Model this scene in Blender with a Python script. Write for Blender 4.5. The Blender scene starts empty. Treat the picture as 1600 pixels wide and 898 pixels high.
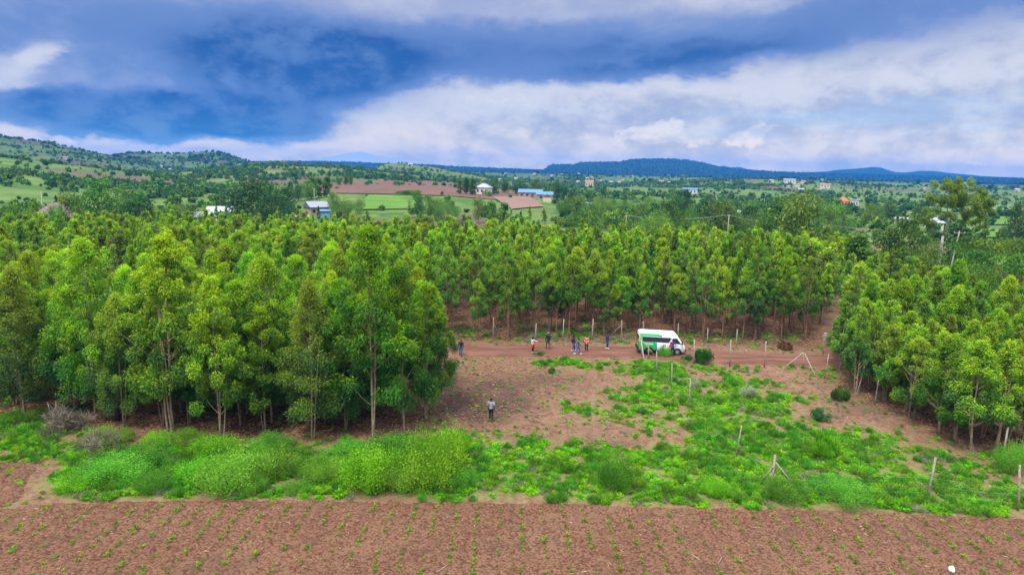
import bpy, bmesh, math, random
import numpy as np
from mathutils import Matrix, Vector, Euler

R = math.radians
S = bpy.context.scene
COL = S.collection
rnd = random.Random(7)

# ------------------------------------------------------------------ camera
CAMZ = 18.0
FPX = 1081.0                     # focal length in pixels of the 1600 px photograph
PITCH, ROLL = 9.5, 1.3
cam_d = bpy.data.cameras.new('camera')
cam = bpy.data.objects.new('camera', cam_d)
COL.objects.link(cam)
cam_d.sensor_width = 36
cam_d.lens = FPX / 1600 * 36
cam_d.clip_start = 0.5
cam_d.clip_end = 60000
CM = (Matrix.Rotation(R(90 - PITCH), 3, 'X') @ Matrix.Rotation(R(ROLL), 3, 'Z'))
cam.matrix_world = Matrix.Translation((0, 0, CAMZ)) @ CM.to_4x4()
S.camera = cam
CMn = np.array(CM)

def ray(u, v):
    d = CMn @ np.array([(u - 800) / FPX, (449 - v) / FPX, -1.0])
    return d / np.linalg.norm(d)
def azel(u, v):
    d = ray(u, v)
    return math.degrees(math.atan2(d[0], d[1])), math.degrees(math.asin(d[2]))
def project(x, y, z):
    """world -> photograph pixel (used to author the ground-cover density map)"""
    p = np.stack([x, y, z - CAMZ], -1) @ CMn
    return 800 + FPX * p[..., 0] / -p[..., 2], 449 - FPX * p[..., 1] / -p[..., 2]

# ------------------------------------------------------------------ exposure, world, sun
EXPO = 1.35
S.view_settings.view_transform = 'Standard'
S.view_settings.look = 'None'
S.view_settings.exposure = EXPO
S.view_settings.gamma = 1
S.view_settings.use_curve_mapping = False
try:
    S.cycles.max_bounces = 5; S.cycles.diffuse_bounces = 3; S.cycles.glossy_bounces = 2
    S.cycles.transmission_bounces = 3; S.cycles.transparent_max_bounces = 4
    S.cycles.caustics_reflective = False; S.cycles.caustics_refractive = False
except Exception: pass

SUN_AZ, SUN_EL = 205.0, 58.0     # compass-like: 0 = +Y, clockwise; behind the camera, a little left
sun_d = bpy.data.lights.new('sun', 'SUN')
sun = bpy.data.objects.new('sun', sun_d)
COL.objects.link(sun)
sun_d.energy = 1.5
sun_d.angle = R(14)
sun_d.color = (1.0, 0.95, 0.86)
sd = Vector((math.sin(R(SUN_AZ)) * math.cos(R(SUN_EL)), math.cos(R(SUN_AZ)) * math.cos(R(SUN_EL)), math.sin(R(SUN_EL))))
sun.rotation_euler = sd.to_track_quat('Z', 'Y').to_euler()
sun.location = (0, 0, 100)

class NT:
    """tiny helper for building node trees"""
    def __init__(s, tree): s.t = tree; s.L = tree.links
    def n(s, typ, **kw):
        nd = s.t.nodes.new(typ)
        for k, v in kw.items(): setattr(nd, k, v)
        return nd
    def put(s, sock, v):
        if hasattr(v, 'is_output'): s.L.new(v, sock)
        else: sock.default_value = v
    def m(s, op, a, b=None, c=None, clamp=False):
        nd = s.n('ShaderNodeMath', operation=op, use_clamp=clamp)
        s.put(nd.inputs[0], a)
        if b is not None: s.put(nd.inputs[1], b)
        if c is not None: s.put(nd.inputs[2], c)
        return nd.outputs[0]
    def mix(s, f, a, b, mode='MIX'):
        nd = s.n('ShaderNodeMix', data_type='RGBA', blend_type=mode, clamp_factor=True)
        s.put(nd.inputs[0], f)
        for i, v in ((6, a), (7, b)):
            if not hasattr(v, 'is_output'): v = (*v, 1) if len(v) == 3 else v
            s.put(nd.inputs[i], v)
        return nd.outputs[2]
    def step(s, x, a, b, lo=0., hi=1.):
        nd = s.n('ShaderNodeMapRange', interpolation_type='SMOOTHSTEP')
        s.put(nd.inputs[0], x); nd.inputs[1].default_value = a; nd.inputs[2].default_value = b
        nd.inputs[3].default_value = lo; nd.inputs[4].default_value = hi
        return nd.outputs[0]
    def noise(s, vec, scale, detail=4, rough=0.55, dist=0.0):
        nd = s.n('ShaderNodeTexNoise')
        if vec is not None: s.L.new(vec, nd.inputs['Vector'])
        nd.inputs['Scale'].default_value = scale; nd.inputs['Detail'].default_value = detail
        nd.inputs['Roughness'].default_value = rough; nd.inputs['Distortion'].default_value = dist
        return nd.outputs[0]
    def scalevec(s, vec, v):
        nd = s.n('ShaderNodeMapping'); s.L.new(vec, nd.inputs[0]); nd.inputs['Scale'].default_value = v
        return nd.outputs[0]
    def attr(s, name):
        nd = s.n('ShaderNodeAttribute', attribute_name=name)
        return nd

W = bpy.data.worlds.new('World')
S.world = W
W.use_nodes = True
W.node_tree.nodes.clear()
w = NT(W.node_tree)
def lin(r, g, b, k=1.0):
    f = lambda c: ((c / 255 + 0.055) / 1.055) ** 2.4 if c > 10 else c / 255 / 12.92
    return (f(r) * k, f(g) * k, f(b) * k)
KE = 2 ** -EXPO
tc = w.n('ShaderNodeTexCoord').outputs['Generated']
sx = w.n('ShaderNodeSeparateXYZ'); w.L.new(tc, sx.inputs[0])
X, Y, Z = sx.outputs
az = w.m('MULTIPLY', w.m('ARCTAN2', X, Y), 57.2958)
el = w.m('MULTIPLY', w.m('ARCSINE', Z), 57.2958)
# turbulence that bends the cloud outlines
st = w.scalevec(tc, (3.2, 3.2, 9.0))
n1 = w.noise(st, 1.6, 7, 0.58, 0.4)
n2 = w.noise(w.scalevec(tc, (6, 6, 11)), 1.9, 9, 0.60, 0.1)
n3 = w.noise(w.scalevec(tc, (2.0, 2.0, 22.0)), 2.0, 6, 0.6, 0.6)
n4 = w.noise(w.scalevec(tc, (9, 9, 14)), 2.6, 10, 0.64, 0.15)
azd = w.m('ADD', az, w.m('MULTIPLY', w.m('SUBTRACT', n1, 0.5), 9))
eld = w.m('ADD', el, w.m('MULTIPLY', w.m('SUBTRACT', n2, 0.5), 2.6))
def blob(u, v, su, sv, amp, ang=0.0, sharp=1.0, A=None, E=None):
    a0, e0 = azel(u, v)
    dx = w.m('SUBTRACT', A or azd, a0); dy = w.m('SUBTRACT', E or eld, e0)
    c, s_ = math.cos(R(ang)), math.sin(R(ang))
    p = w.m('ADD', w.m('MULTIPLY', dx, c), w.m('MULTIPLY', dy, s_))
    q = w.m('SUBTRACT', w.m('MULTIPLY', dy, c), w.m('MULTIPLY', dx, s_))
    p = w.m('DIVIDE', p, su / 19.0); q = w.m('DIVIDE', q, sv / 19.4)
    r2 = w.m('ADD', w.m('MULTIPLY', p, p), w.m('MULTIPLY', q, q))
    if sharp != 1.0: r2 = w.m('POWER', r2, sharp)
    return w.m('MULTIPLY', w.m('EXPONENT', w.m('MULTIPLY', r2, -1.0)), amp)
def total(lst):
    o = lst[0]
    for x in lst[1:]: o = w.m('ADD', o, x)
    return o
dark = total([
    blob(255, 182, 205, 32, 1.2, 0, 2.2), blob(400, 125, 125, 80, 0.70, 0, 1.4),
    blob(535, 108, 120, 46, 0.85, 0, 1.6), blob(800, 92, 330, 30, 0.52, 2, 1.4),
    blob(1080, 92, 200, 26, 0.45, 6, 1.4), blob(1400, 14, 380, 44, 0.48, 7, 1.2),
    blob(200, 45, 420, 75, 0.52, 0), blob(800, 48, 330, 22, 0.34, 3), blob(700, 10, 900, 26, 0.05),
    blob(165, 125, 80, 30, 0.05), blob(12, 112, 46, 22, -0.4), blob(66, 88, 16, 16, -.45), blob(352, 118, 14, 24, -0.35, 0, 1.0), blob(430, 118, 50, 26, -0.15),
    blob(760, 4, 230, 18, -0.42), blob(30, 190, 60, 26, -0.4), blob(1010, 88, 160, 9, -0.25, 5)])
dark = w.m('ADD', dark, w.m('MULTIPLY', w.m('SUBTRACT', n1, 0.5), 0.45))
dark = w.m('ADD', dark, w.m('MULTIPLY', w.m('SUBTRACT', n2, 0.5), 0.36))
dark = w.m('ADD', dark, w.m('MULTIPLY', w.m('SUBTRACT', n4, 0.5), 0.42), clamp=True)
pn = w.m('ADD', w.m('MULTIPLY', n2, 0.6), w.m('MULTIPLY', n4, 0.4))
pale = w.mix(w.step(pn, 0.40, 0.62), lin(184, 191, 211, KE), lin(231, 231, 234, KE))
pale = w.mix(w.step(n1, 0.52, 0.7, 0, 0.55), pale, lin(166, 179, 212, KE))
lav = total([blob(170, 120, 150, 60, 1.0), blob(700, 10, 500, 36, .9), blob(100, 30, 260, 40, .7), blob(1400, 40, 300, 40, .6)])
pale = w.mix(w.m('MULTIPLY', lav, 0.75, clamp=True), pale, lin(160, 173, 213, KE))
bri = total([blob(300, 228, 340, 16, 1.0), blob(580, 195, 150, 38, .9), blob(760, 150, 160, 36, .8), blob(24, 130, 40, 26, .9), blob(64, 90, 22, 20, 1.0), blob(930, 135, 260, 20, .7), blob(1280, 128, 260, 22, .7), blob(20, 205, 80, 18, .5)])
bri = w.m('ADD', bri, w.m('MULTIPLY', w.m('SUBTRACT', n4, 0.5), 0.9))
pale = w.mix(w.step(bri, 0.1, 1.15, 0, .85), pale, lin(232, 231, 234, KE))
cr = w.n('ShaderNodeValToRGB'); w.L.new(dark, cr.inputs[0])
e = cr.color_ramp.elements
e[0].position = 0.04; e[0].color = (1, 1, 1, 1)
e[1].position = 1.0; e[1].color = (0.0, 0.0, 0.0, 1)
dk = w.m('SUBTRACT', 1.0, w.m('MULTIPLY', cr.outputs[0], 1.0))
mid = w.mix(w.step(dk, 0.0, 0.5), pale, lin(118, 146, 202, KE))
deep = w.mix(w.step(pn, 0.42, 0.62), lin(46, 92, 164, KE), lin(96, 130, 190, KE))
cloud = w.mix(w.step(dk, 0.36, 1.0), mid, deep)
# white cumulus heads low on the right of the middle
cum = total([blob(1000, 212, 34, 13, 0.8), blob(1045, 208, 26, 24, 1.0), blob(1085, 222, 36, 13, 0.8),
             blob(1170, 213, 34, 19, 1.0), blob(1150, 224, 30, 8, 0.6), blob(1505, 254, 30, 5, .7), blob(925, 210, 16, 5, .5),
             blob(150, 215, 80, 9, .5), blob(560, 190, 90, 30, .35), blob(760, 150, 130, 36, .4)])
cum = w.m('ADD', cum, w.m('MULTIPLY', w.m('SUBTRACT', n4, 0.5), 2.0))
cuc = w.mix(w.step(n4, 0.40, 0.62), lin(206, 210, 224, KE), lin(244, 242, 241, KE))
cloud = w.mix(w.step(cum, 0.46, 0.84, 0, 0.9), cloud, cuc)
# clear blue gaps on the right between streaks of thin cloud
gap = total([blob(1480, 190, 330, 42, 0.75), blob(1160, 196, 130, 22, .4), blob(1560, 110, 160, 30, .45)])
gap = w.m('ADD', gap, w.m('MULTIPLY', w.m('SUBTRACT', n3, 0.5), 1.7))
gapm = w.step(gap, 0.45, 1.05, 0, 0.7)
sky = w.n('ShaderNodeTexSky', sky_type='NISHITA', sun_disc=False)
sky.sun_elevation = R(SUN_EL); sky.sun_rotation = R(SUN_AZ)
sky.air_density = 1.0; sky.dust_density = 0.6; sky.ozone_density = 2.0; sky.altitude = 1900
# the overcast is brighter overhead, above the picture
zen = w.m('ADD', 1.0, w.m('MULTIPLY', w.step(el, 15.0, 48.0), 2.6))
cloud = w.mix(1.0, cloud, w.mix(w.step(el, 0.0, 5.0), (2.2, 1.66, .88), (1.0, 1.0, 1.0)), 'MULTIPLY')
zen = w.m('MULTIPLY', zen, w.step(el, -3.0, 0.0))
cloud = w.mix(w.step(el, 15.0, 32.0), cloud, lin(200, 206, 222, KE))
bgc = w.n('ShaderNodeBackground'); w.L.new(cloud, bgc.inputs[0]); w.L.new(zen, bgc.inputs[1])
bgs = w.n('ShaderNodeBackground'); w.L.new(sky.outputs[0], bgs.inputs[0]); bgs.inputs[1].default_value = 0.05
mx = w.n('ShaderNodeMixShader'); w.L.new(gapm, mx.inputs[0]); w.L.new(bgc.outputs[0], mx.inputs[1]); w.L.new(bgs.outputs[0], mx.inputs[2])
wo = w.n('ShaderNodeOutputWorld'); w.L.new(mx.outputs[0], wo.inputs[0])
W.cycles.sampling_method = 'MANUAL'; W.cycles.sample_map_resolution = 512

# ------------------------------------------------------------------ helpers: noise, terrain height
def _h(ix, iy, seed):
    a = np.sin(ix * 127.1 + iy * 311.7 + seed * 74.7) * 43758.5453
    return a - np.floor(a)
def vnoise(x, y, seed=0):
    x = np.asarray(x, float); y = np.asarray(y, float)
    ix, iy = np.floor(x), np.floor(y); fx, fy = x - ix, y - iy
    fx = fx * fx * (3 - 2 * fx); fy = fy * fy * (3 - 2 * fy)
    return ((_h(ix, iy, seed) * (1 - fx) + _h(ix + 1, iy, seed) * fx) * (1 - fy) +
            (_h(ix, iy + 1, seed) * (1 - fx) + _h(ix + 1, iy + 1, seed) * fx) * fy)
def fbm(x, y, octs=4, seed=0):
    t = 0; a = 0.5; n = 0
    for i in range(octs):
        t = t + a * vnoise(x * 2 ** i, y * 2 ** i, seed + i * 13); n += a; a *= 0.55
    return t / n
def sstep(x, a, b):
    t = np.clip((np.asarray(x, float) - a) / (b - a), 0, 1); return t * t * (3 - 2 * t)

def skyline(pts, dist):
    """crest heights (m) of a ridge standing `dist` metres away, from its outline"""
    us, zs = [], []
    for u, v in pts:
        d = ray(u, v); h = math.hypot(d[0], d[1])
        us.append(u); zs.append(CAMZ + dist * d[2] / h)
    return np.array(us, float), np.array(zs)
RIDGES = [  # crest distance, front width, back width, (u, z) tables
    (460, 260, 260, (np.array([-900, 380, 450, 520, 700, 800, 900, 1000]), np.array([1, 2.5, 5.5, 7.4, 7.2, 5, 2, 0.]))),
    (720, 420, 300, (np.array([-1500, 0, 100, 165, 260, 330, 420]), np.array([24, 20, 14.5, 11, 7, 3, 0.]))),
    (900, 420, 400, (np.array([230, 300, 350, 420, 520, 600, 700, 820]), np.array([4, 10, 14.5, 19, 18, 13, 7, 0.]))),
    (1200, 330, 400, (np.array([540, 580, 600, 625, 660, 700, 750, 830]), np.array([6, 18, 26, 28, 24, 17, 9, 0.]))),
    (1400, 650, 700, (np.array([960, 1050, 1130, 1200, 1300, 1400, 1480, 1600, 2600]), np.array([0, 6, 13.5, 14.5, 10, 6, 5, 7, 10.]))),
    (1550, 520, 600, skyline([(-1500, 190), (-300, 203), (0, 213), (30, 217), (60, 221), (85, 226), (110, 231), (135, 237), (165, 243), (210, 250), (300, 268), (420, 280)], 1550)),
    (1950, 520, 700, skyline([(100, 262), (160, 246), (185, 242), (208, 238.5), (225, 240), (275, 240.5), (305, 238), (342, 238.5), (358, 243), (372, 249), (390, 254), (430, 262)], 1950)),
    (4600, 1700, 1500, skyline([(-1500, 240), (0, 246), (380, 253), (440, 252), (500, 252), (560, 254), (600, 256), (660, 257), (720, 261), (800, 264), (845, 266.5),
        (852, 260), (858, 257.5), (893, 257.3), (902, 254), (963, 253.3), (976, 250.8), (992, 249), (1040, 248.5), (1066, 250.2), (1090, 254), (1112, 259), (1135, 264), (1200, 268), (1280, 271), (1600, 280), (2600, 300)], 4600)),
    (6500, 1300, 1500, skyline([(1180, 272), (1240, 270), (1288, 268), (1305, 265.5), (1330, 264), (1345, 262.5), (1358, 261), (1371, 262), (1382, 266), (1394, 269), (1410, 269.5), (1432, 267), (1452, 267), (1475, 270), (1530, 275), (1600, 278), (1800, 284)], 6500)),
    (7400, 1100, 900, skyline([(400, 262), (470, 252), (500, 247), (520, 243), (545, 238.5), (560, 237.5), (572, 240), (585, 244), (620, 248), (660, 253), (700, 262), (1080, 272), (1112, 266), (1124, 258.5), (1136, 261.5), (1150, 261), (1165, 265), (1200, 273)], 7400)),
]
def terrain(x, y):
    x = np.asarray(x, float); y = np.asarray(y, float)
    r = np.hypot(x, y)
    a = np.arctan2(x, np.maximum(y, 1e-3 + 0 * y))
    u = 800 + FPX * 1.014 * np.tan(np.clip(a, -1.1, 1.1))
    z = np.zeros_like(r)
    for Rc, wf, wb, (us, zs) in RIDGES:
        zz = np.interp(u, us, zs)
        k = Rc / 900.0
        if Rc < 3000: zz = zz + zz * 0.10 * (fbm(x / 90, y / 90, 3, int(Rc)) - 0.5)
        Rn = Rc * (1 + 0.05 * (vnoise(u / 160.0, 0 * u, int(Rc)) - 0.5))
        t = np.where(r < Rn, (Rn - r) / wf, (r - Rn) / wb)
        sh = 1 - sstep(t, 0, 1)
        z = np.maximum(z, zz * sh)
    und = (fbm(x / 120, y / 120, 3, 5) - 0.5) * 3.0 * sstep(r, 220, 700)
    return z + und
def tz(x, y): return float(terrain(np.array([x]), np.array([y]))[0])
def hit(u, v, rmax=9000):
    """where the sight line through a photograph pixel meets the ground"""
    d = ray(u, v); h = math.hypot(d[0], d[1])
    rs = np.concatenate([np.arange(15, 300, 0.25), np.geomspace(300, rmax, 1500)])
    x = d[0] / h * rs; y = d[1] / h * rs
    f = CAMZ + d[2] / h * rs - terrain(x, y)
    k = np.argmax(f <= 0)
    if f[k] > 0: k = len(rs) - 1
    if k > 0 and rs[k] < 300:
        k0 = k - 1; t = f[k0] / (f[k0] - f[k]); rr = rs[k0] + t * (rs[k] - rs[k0])
    else: rr = rs[k]
    return d[0] / h * rr, d[1] / h * rr
def polar(u, v, r):
    d = ray(u, v); h = math.hypot(d[0], d[1]); x, y = d[0] / h * r, d[1] / h * r
    return x, y, tz(x, y)
def ztop(u, v, r):
    d = ray(u, v); h = math.hypot(d[0], d[1]); return CAMZ + d[2] / h * r
def mpp(u, v):      # metres per photograph pixel at a ground point
    x, y = hit(u, v); return math.sqrt(x * x + y * y + CAMZ ** 2) / FPX

# ------------------------------------------------------------------ helpers: meshes and objects
def np_mesh(name, V, F, mats, col=None, mi=None, smooth=True, attrs=None):
    me = bpy.data.meshes.new(name)
    V = np.asarray(V, np.float32); nv = len(V)
    if isinstance(F, np.ndarray):
        k = F.shape[1]; nf = len(F)
        me.vertices.add(nv); me.vertices.foreach_set('co', V.ravel())
        me.loops.add(nf * k); me.loops.foreach_set('vertex_index', F.ravel().astype(np.int32))
        me.polygons.add(nf); me.polygons.foreach_set('loop_start', np.arange(0, nf * k, k, dtype=np.int32))
    else:
        me.from_pydata([tuple(p) for p in V], [], F)
    for m_ in (mats if isinstance(mats, (list, tuple)) else [mats]): me.materials.append(m_)
    if mi is not None: me.polygons.foreach_set('material_index', np.asarray(mi, np.int32))
    if smooth: me.polygons.foreach_set('use_smooth', np.ones(len(me.polygons), bool))
    if col is not None:
        ca = me.color_attributes.new('col', 'FLOAT_COLOR', 'POINT')
        c4 = np.ones((nv, 4), np.float32); c4[:, :3] = col
        ca.data.foreach_set('color', c4.ravel())
    for k_, v_ in (attrs or {}).items():
        at = me.attributes.new(k_, 'FLOAT', 'POINT'); at.data.foreach_set('value', np.asarray(v_, np.float32))
    me.update(calc_edges=True); me.validate()
    return me
def link(name, me, parent=None, loc=(0, 0, 0), rot=0.0):
    o = bpy.data.objects.new(name, me); COL.objects.link(o)
    o.location = loc; o.rotation_euler = (0, 0, rot)
    if parent is not None: o.parent = parent
    return o
def tag(o, label, cat, group=None, kind=None):
    if label: o['label'] = label
    if cat: o['category'] = cat
    if group: o['group'] = group
    if kind: o['kind'] = kind
    return o
def thing(name, label, cat, loc=(0, 0, 0), rot=0.0, group=None):
    o = bpy.data.objects.new(name, None); COL.objects.link(o)
    o.empty_display_size = 0.3
    o.location = loc; o.rotation_euler = (0, 0, rot)
    return tag(o, label, cat, group)
class B:
    """collects simple shapes into one mesh"""
    def __init__(s): s.V = []; s.F = []; s.M = []
    def add(s, V, F, mi=0):
        k = len(s.V); s.V += [tuple(p) for p in V]
        s.F += [tuple(i + k for i in f) for f in F]; s.M += [mi] * len(F)
    def box(s, c, d, mi=0, rz=0.0):
        cx, cy, cz = c; a, b, h = d[0] / 2, d[1] / 2, d[2] / 2
        P = [(-a, -b, -h), (a, -b, -h), (a, b, -h), (-a, b, -h), (-a, -b, h), (a, -b, h), (a, b, h), (-a, b, h)]
        co, si = math.cos(rz), math.sin(rz)
        P = [(cx + x * co - y * si, cy + x * si + y * co, cz + z) for x, y, z in P]
        s.add(P, [(0, 3, 2, 1), (4, 5, 6, 7), (0, 1, 5, 4), (1, 2, 6, 5), (2, 3, 7, 6), (3, 0, 4, 7)], mi)
    def tube(s, pts, rad, k=7, mi=0, cap=True, sq=None):
        V, F = tube_arr(pts, rad, k, sq); s.add(V, F.tolist() if hasattr(F, 'tolist') else F, mi)
        if cap:
            n = len(s.V) - len(V)
            s.F.append(tuple(n + i for i in reversed(range(k)))); s.M.append(mi)
            s.F.append(tuple(n + len(V) - k + i for i in range(k))); s.M.append(mi)
    def ell(s, c, rads, k=10, rows=7, mi=0):
        V = [(c[0], c[1], c[2] - rads[2])]; F = []
        for i in range(1, rows):
            ph = -math.pi / 2 + math.pi * i / rows
            for j in range(k):
                t = 2 * math.pi * j / k
                V.append((c[0] + rads[0] * math.cos(ph) * math.cos(t), c[1] + rads[1] * math.cos(ph) * math.sin(t), c[2] + rads[2] * math.sin(ph)))
        V.append((c[0], c[1], c[2] + rads[2])); n = len(V) - 1
        for j in range(k):
            F.append((0, 1 + (j + 1) % k, 1 + j)); F.append((n, n - k + j, n - k + (j + 1) % k))
        for i in range(rows - 2):
            for j in range(k):
                a = 1 + i * k + j; b = 1 + i * k + (j + 1) % k; F.append((a, b, b + k, a + k))
        s.add(V, F, mi)
    def mesh(s, name, mats, smooth=False):
        return np_mesh(name, s.V, s.F, mats, mi=s.M, smooth=smooth)
    def obj(s, name, mats, parent=None, smooth=False, loc=(0, 0, 0), rot=0.0):
        return link(name, s.mesh(name, mats, smooth), parent, loc, rot)
def tube_arr(pts, rad, k=7, sq=None):
    pts = np.asarray(pts, float); n = len(pts)
    rad = np.broadcast_to(np.asarray(rad, float), (n,))
    T = np.gradient(pts, axis=0); T /= np.linalg.norm(T, axis=1)[:, None] + 1e-9
    V = []
    ref = np.array([0, 1.0, 0]) if abs(T[0][1]) < 0.8 else np.array([1.0, 0, 0])
    for i in range(n):
        a = np.cross(T[i], ref); a /= np.linalg.norm(a) + 1e-9; b = np.cross(T[i], a)
        s1 = sq[i] if sq is not None else (1, 1)
        for j in range(k):
            t = 2 * math.pi * j / k
            V.append(pts[i] + rad[i] * (a * math.cos(t) * s1[0] + b * math.sin(t) * s1[1]))
    F = [(i * k + j, i * k + (j + 1) % k, (i + 1) * k + (j + 1) % k, (i + 1) * k + j) for i in range(n - 1) for j in range(k)]
    return np.array(V), np.array(F)

# ------------------------------------------------------------------ materials
def new_mat(name):
    m = bpy.data.materials.new(name); m.use_nodes = True; m.node_tree.nodes.clear()
    t = NT(m.node_tree); out = t.n('ShaderNodeOutputMaterial')
    return m, t, out
def principled(t, out, col, rough=0.8, spec=0.3, bump=None, bstr=0.3, bdist=0.02, metal=0.0):
    p = t.n('ShaderNodeBsdfPrincipled'); t.put(p.inputs['Base Color'], col if hasattr(col, 'is_output') else (*col, 1))
    t.put(p.inputs['Roughness'], rough); p.inputs['Specular IOR Level'].default_value = spec; p.inputs['Metallic'].default_value = metal
    if bump is not None:
        b = t.n('ShaderNodeBump'); b.inputs['Strength'].default_value = bstr; b.inputs['Distance'].default_value = bdist
        t.L.new(bump, b.inputs['Height']); t.L.new(b.outputs[0], p.inputs['Normal'])
    t.L.new(p.outputs[0], out.inputs[0]); return p
def simple(name, c, rough=0.7, var=0.15, scale=6.0, spec=0.3, metal=0.0):
    m, t, out = new_mat(name)
    pos = t.n('ShaderNodeTexCoord').outputs['Object']
    n = t.noise(pos, scale, 4)
    col = t.mix(t.step(n, 0.3, 0.7), tuple(x * (1 - var) for x in c), tuple(min(1, x * (1 + var)) for x in c))
    principled(t, out, col, rough, spec, metal=metal); return m
def leaf_mat(name, tint=0.25, transl=0.3, rough=0.5, sat=1.0):
    m, t, out = new_mat(name)
    c = t.attr('col').outputs['Color']
    rn = t.n('ShaderNodeObjectInfo').outputs['Random']
    hs = t.n('ShaderNodeHueSaturation'); t.L.new(c, hs.inputs['Color'])
    t.put(hs.inputs['Hue'], t.m('ADD', 0.5 - 0.028, t.m('MULTIPLY', rn, 0.05)))
    r2 = t.m('FRACT', t.m('MULTIPLY', rn, 17.31))
    t.put(hs.inputs['Value'], t.m('ADD', 1 - tint, t.m('MULTIPLY', r2, 2 * tint))); hs.inputs['Saturation'].default_value = sat
    p = t.n('ShaderNodeBsdfPrincipled'); t.L.new(hs.outputs[0], p.inputs['Base Color'])
    p.inputs['Roughness'].default_value = rough; p.inputs['Specular IOR Level'].default_value = 0.14
    tr = t.n('ShaderNodeBsdfTranslucent'); t.L.new(hs.outputs[0], tr.inputs[0])
    ms = t.n('ShaderNodeMixShader'); ms.inputs[0].default_value = transl
    t.L.new(p.outputs[0], ms.inputs[1]); t.L.new(tr.outputs[0], ms.inputs[2]); t.L.new(ms.outputs[0], out.inputs[0])
    return m
M_leaf = leaf_mat('eucalyptus_leaves', 0.3, 0.36)
M_bush = leaf_mat('bush_leaves', 0.16, 0.35)
M_weed = leaf_mat('weed_leaves', 0.3, 0.42, 0.5, 1.0)
M_far = leaf_mat('far_leaves', 0.25, 0.2, 0.7)
M_dry = leaf_mat('dry_twigs', 0.15, 0.1, 0.9)
M_bark = simple('pale_bark', (0.26, 0.19, 0.13), 0.9, 0.35, 3.0)
M_bark2 = simple('red_bark', (0.20, 0.11, 0.065), 0.9, 0.35, 3.0)
M_white_bark = simple('white_bark', (0.42, 0.38, 0.32), 0.8, 0.2, 1.5)
M_post = simple('weathered_post', (0.30, 0.25, 0.20), 0.9, 0.35, 9.0)
M_postpale = simple('pale_post', (0.36, 0.33, 0.29), 0.85, 0.15, 9.0)

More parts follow.
